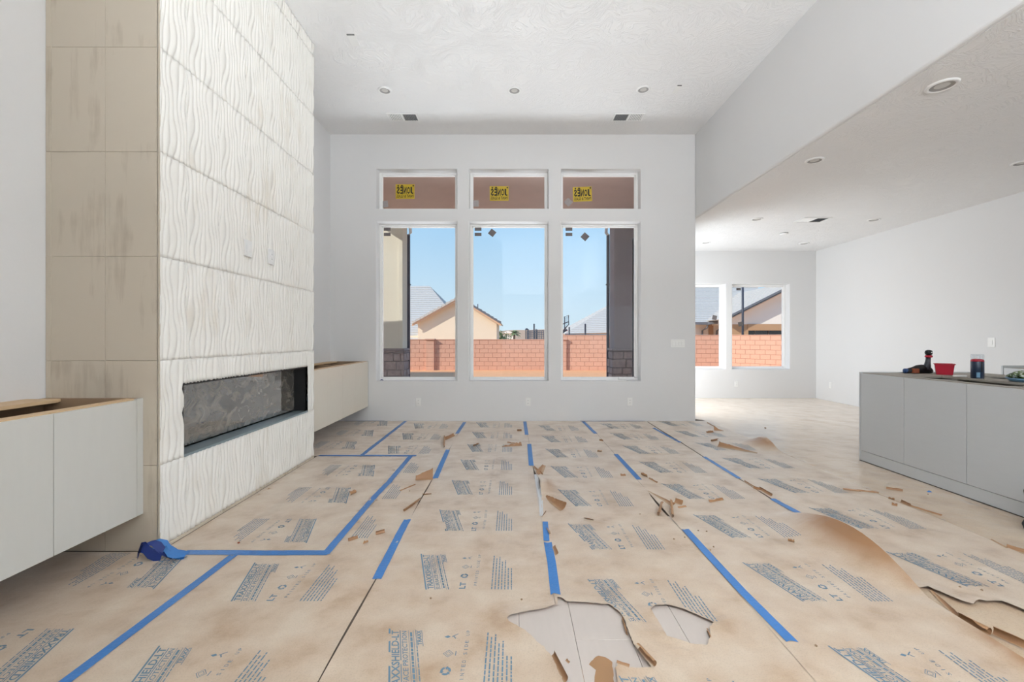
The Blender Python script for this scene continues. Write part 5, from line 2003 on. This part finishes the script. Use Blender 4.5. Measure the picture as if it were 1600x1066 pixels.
put('brace', G().tube([(xx_(878), hy, zz(507)), (xx_(888), hy, zz(503))], 0.03, 6).tube([(xx_(878), hy, zz(521)), (xx_(886), hy, zz(515))], 0.05, 6), 'pole', bh)
for px, py, D, w, lab in ((834.5, 507, 28, 0.05, 'dark post rising beside the trampoline net'), (914.5, 507, 30, 0.06, 'dark post rising in front of the distant hipped roof'), (889.5, 512, 29, 0.05, 'short dark post near the basketball hoop')):
    x = (px - 800) * D / FPX
    h = CAM_H + (528 - py) * D / FPX
    o = thing('fence_post', (x, D, GZ), lab, 'post')
    put('shaft', G().lathe((x, D, GZ), [(w, 0), (w, h - GZ)], 10), 'pole', o)
    put('post_cap', G().lathe((x, D, h), [(w * 1.2, 0), (w * 0.4, 0.05)], 10), 'pole', o)
o = thing('garden_lamp', ((822 - 800) * 27 / FPX, 27, GZ), 'slim garden lamp post left of the trampoline', 'lamp')
lx = (821.5 - 800) * 27 / FPX
put('post', G().lathe((lx, 27, GZ), [(0.03, 0), (0.03, CAM_H + 12 * 27 / FPX - GZ)], 8), 'pole', o)
put('lamp_head', G().lathe((lx + 0.06, 27, CAM_H + 12 * 27 / FPX), [(0.05, 0), (0.12, 0.04), (0.08, 0.09), (0.02, 0.12)], 10), 'pole', o)
put('red_canopy', G().hexa([(xx_(892), 30, zz(515)), (xx_(901), 30, zz(515)), (xx_(901), 31, zz(515)), (xx_(892), 31, zz(515)), (xx_(893), 30, zz(513)), (xx_(899), 30, zz(512.6)), (xx_(899), 31, zz(512.6)), (xx_(893), 31, zz(513))]).box(xx_(892.5), xx_(892.8), 30.2, 30.3, GZ, zz(515)).box(xx_(900), xx_(900.3), 30.2, 30.3, GZ, zz(515)), 'red',
    label='small red canopy between the hoop and the distant house', cat='canopy')

# planting and hills
def palm(px, D, h, label):
    x = (px - 800) * D / FPX
    o = thing('palm_tree', (x, D, GZ), label, 'tree')
    zt = GZ + h
    put('trunk', G().tube([(x, D, GZ), (x + 0.05, D, zt)], [0.16, 0.12], 8), 'bark', o)
    rr = random.Random(5)
    for i in range(26):
        a = rr.uniform(0, 6.28)
        el = rr.uniform(-0.5, 1.2)
        L = rr.uniform(0.55, 0.85)
        gg = G()
        prev = Vector((x + 0.05, D, zt))
        dirv = Vector((math.cos(a) * math.cos(el), math.sin(a) * math.cos(el), math.sin(el)))
        pts = [prev + dirv * (L * t) - Vector((0, 0, 0.35 * L * t * t)) for t in (0, 0.35, 0.7, 1.0)]
        sd = dirv.cross(Vector((0, 0, 1))).normalized()
        ws = (0.03, 0.16, 0.14, 0.01)
        vs_ = []
        for p, w in zip(pts, ws):
            vs_ += [p - sd * w, p + Vector((0, 0, 0.05)), p + sd * w]
        gg.add(vs_, [(3 * k_ + j, 3 * k_ + j + 1, 3 * k_ + j + 4, 3 * k_ + j + 3) for k_ in range(3) for j in range(2)])
        put('frond', gg, 'palm', o, fix=False)


palm(803, 50, 2.0, 'small fan palm in front of the desert hill')


def shrub(px, py_top, D, w, label):
    x = (px - 800) * D / FPX
    zt = CAM_H + (528 - py_top) * D / FPX
    o = thing('shrub', (x, D, GZ), label, 'shrub')
    put('stem', G().tube([(x, D, GZ), (x, D, (GZ + zt) / 2)], 0.06, 6), 'bark', o)
    rr = random.Random(int(px))
    gg = G()
    for i in range(420):
        a, b = rr.uniform(0, 6.28), rr.uniform(-1, 1)
        q = math.sqrt(1 - b * b)
        r0 = rr.uniform(0.5, 1.0)
        c = Vector((x + w * r0 * q * math.cos(a), D + w * r0 * q * math.sin(a), (zt + GZ) / 2 + 0.15 + (zt - GZ) / 2 * r0 * b))
        u = Vector((rr.uniform(-1, 1), rr.uniform(-1, 1), rr.uniform(-1, 1))).normalized() * 0.09
        v = u.orthogonal().normalized() * 0.06
        gg.add([c - u, c + v, c + u, c - v], [(0, 1, 2, 3)])
    put('foliage', gg, 'leaf', o, fix=False, kind='stuff')


shrub(781, 517, 46, 0.75, 'olive shrub at the corner of the cream gable house')
shrub(790, 522, 48, 0.8, 'low dark shrub between the gable house and the palm')
hw = thing('neighbour_house', ((794 - 800) * 80 / FPX, 84, GZ), 'tiny white roofed house at the foot of the hill', 'building')
x8 = (793 - 800) * 80 / FPX
put('walls', G().box(x8 - 0.9, x8 + 1.2, 80, 86, GZ, CAM_H + 7 * 80 / FPX), 'house_white', hw)
put('roof', G().prism([(x8 - 1.1, CAM_H + 7 * 80 / FPX), (x8 + 1.4, CAM_H + 7 * 80 / FPX), (x8 + 0.1, CAM_H + 11 * 80 / FPX)], 79.5, 86.5, 'XZ'), 'house_white', hw)
# desert hills
gg = G()
nx_, ny_ = 90, 10
for j in range(ny_ + 1):
    for i in range(nx_ + 1):
        x = -520 + 1100 * i / nx_
        y = 300 + 30 * j
        t = j / ny_
        base = 8.2 + 2.2 * math.sin(x * 0.012 + 1.0) + 1.0 * math.sin(x * 0.05) + 0.5 * math.sin(x * 0.13 + 2)
        gg.v.append((x, y + 6 * math.sin(x * 0.03), GZ - 1 + (base + 1.3) * math.sin(math.pi * min(1, t * 1.25 + 0.02) / 2)))
for j in range(ny_):
    for i in range(nx_):
        a = j * (nx_ + 1) + i
        gg.f.append((a, a + 1, a + nx_ + 2, a + nx_ + 1))
put('hills', gg, 'hill', smooth=True, kind=S)
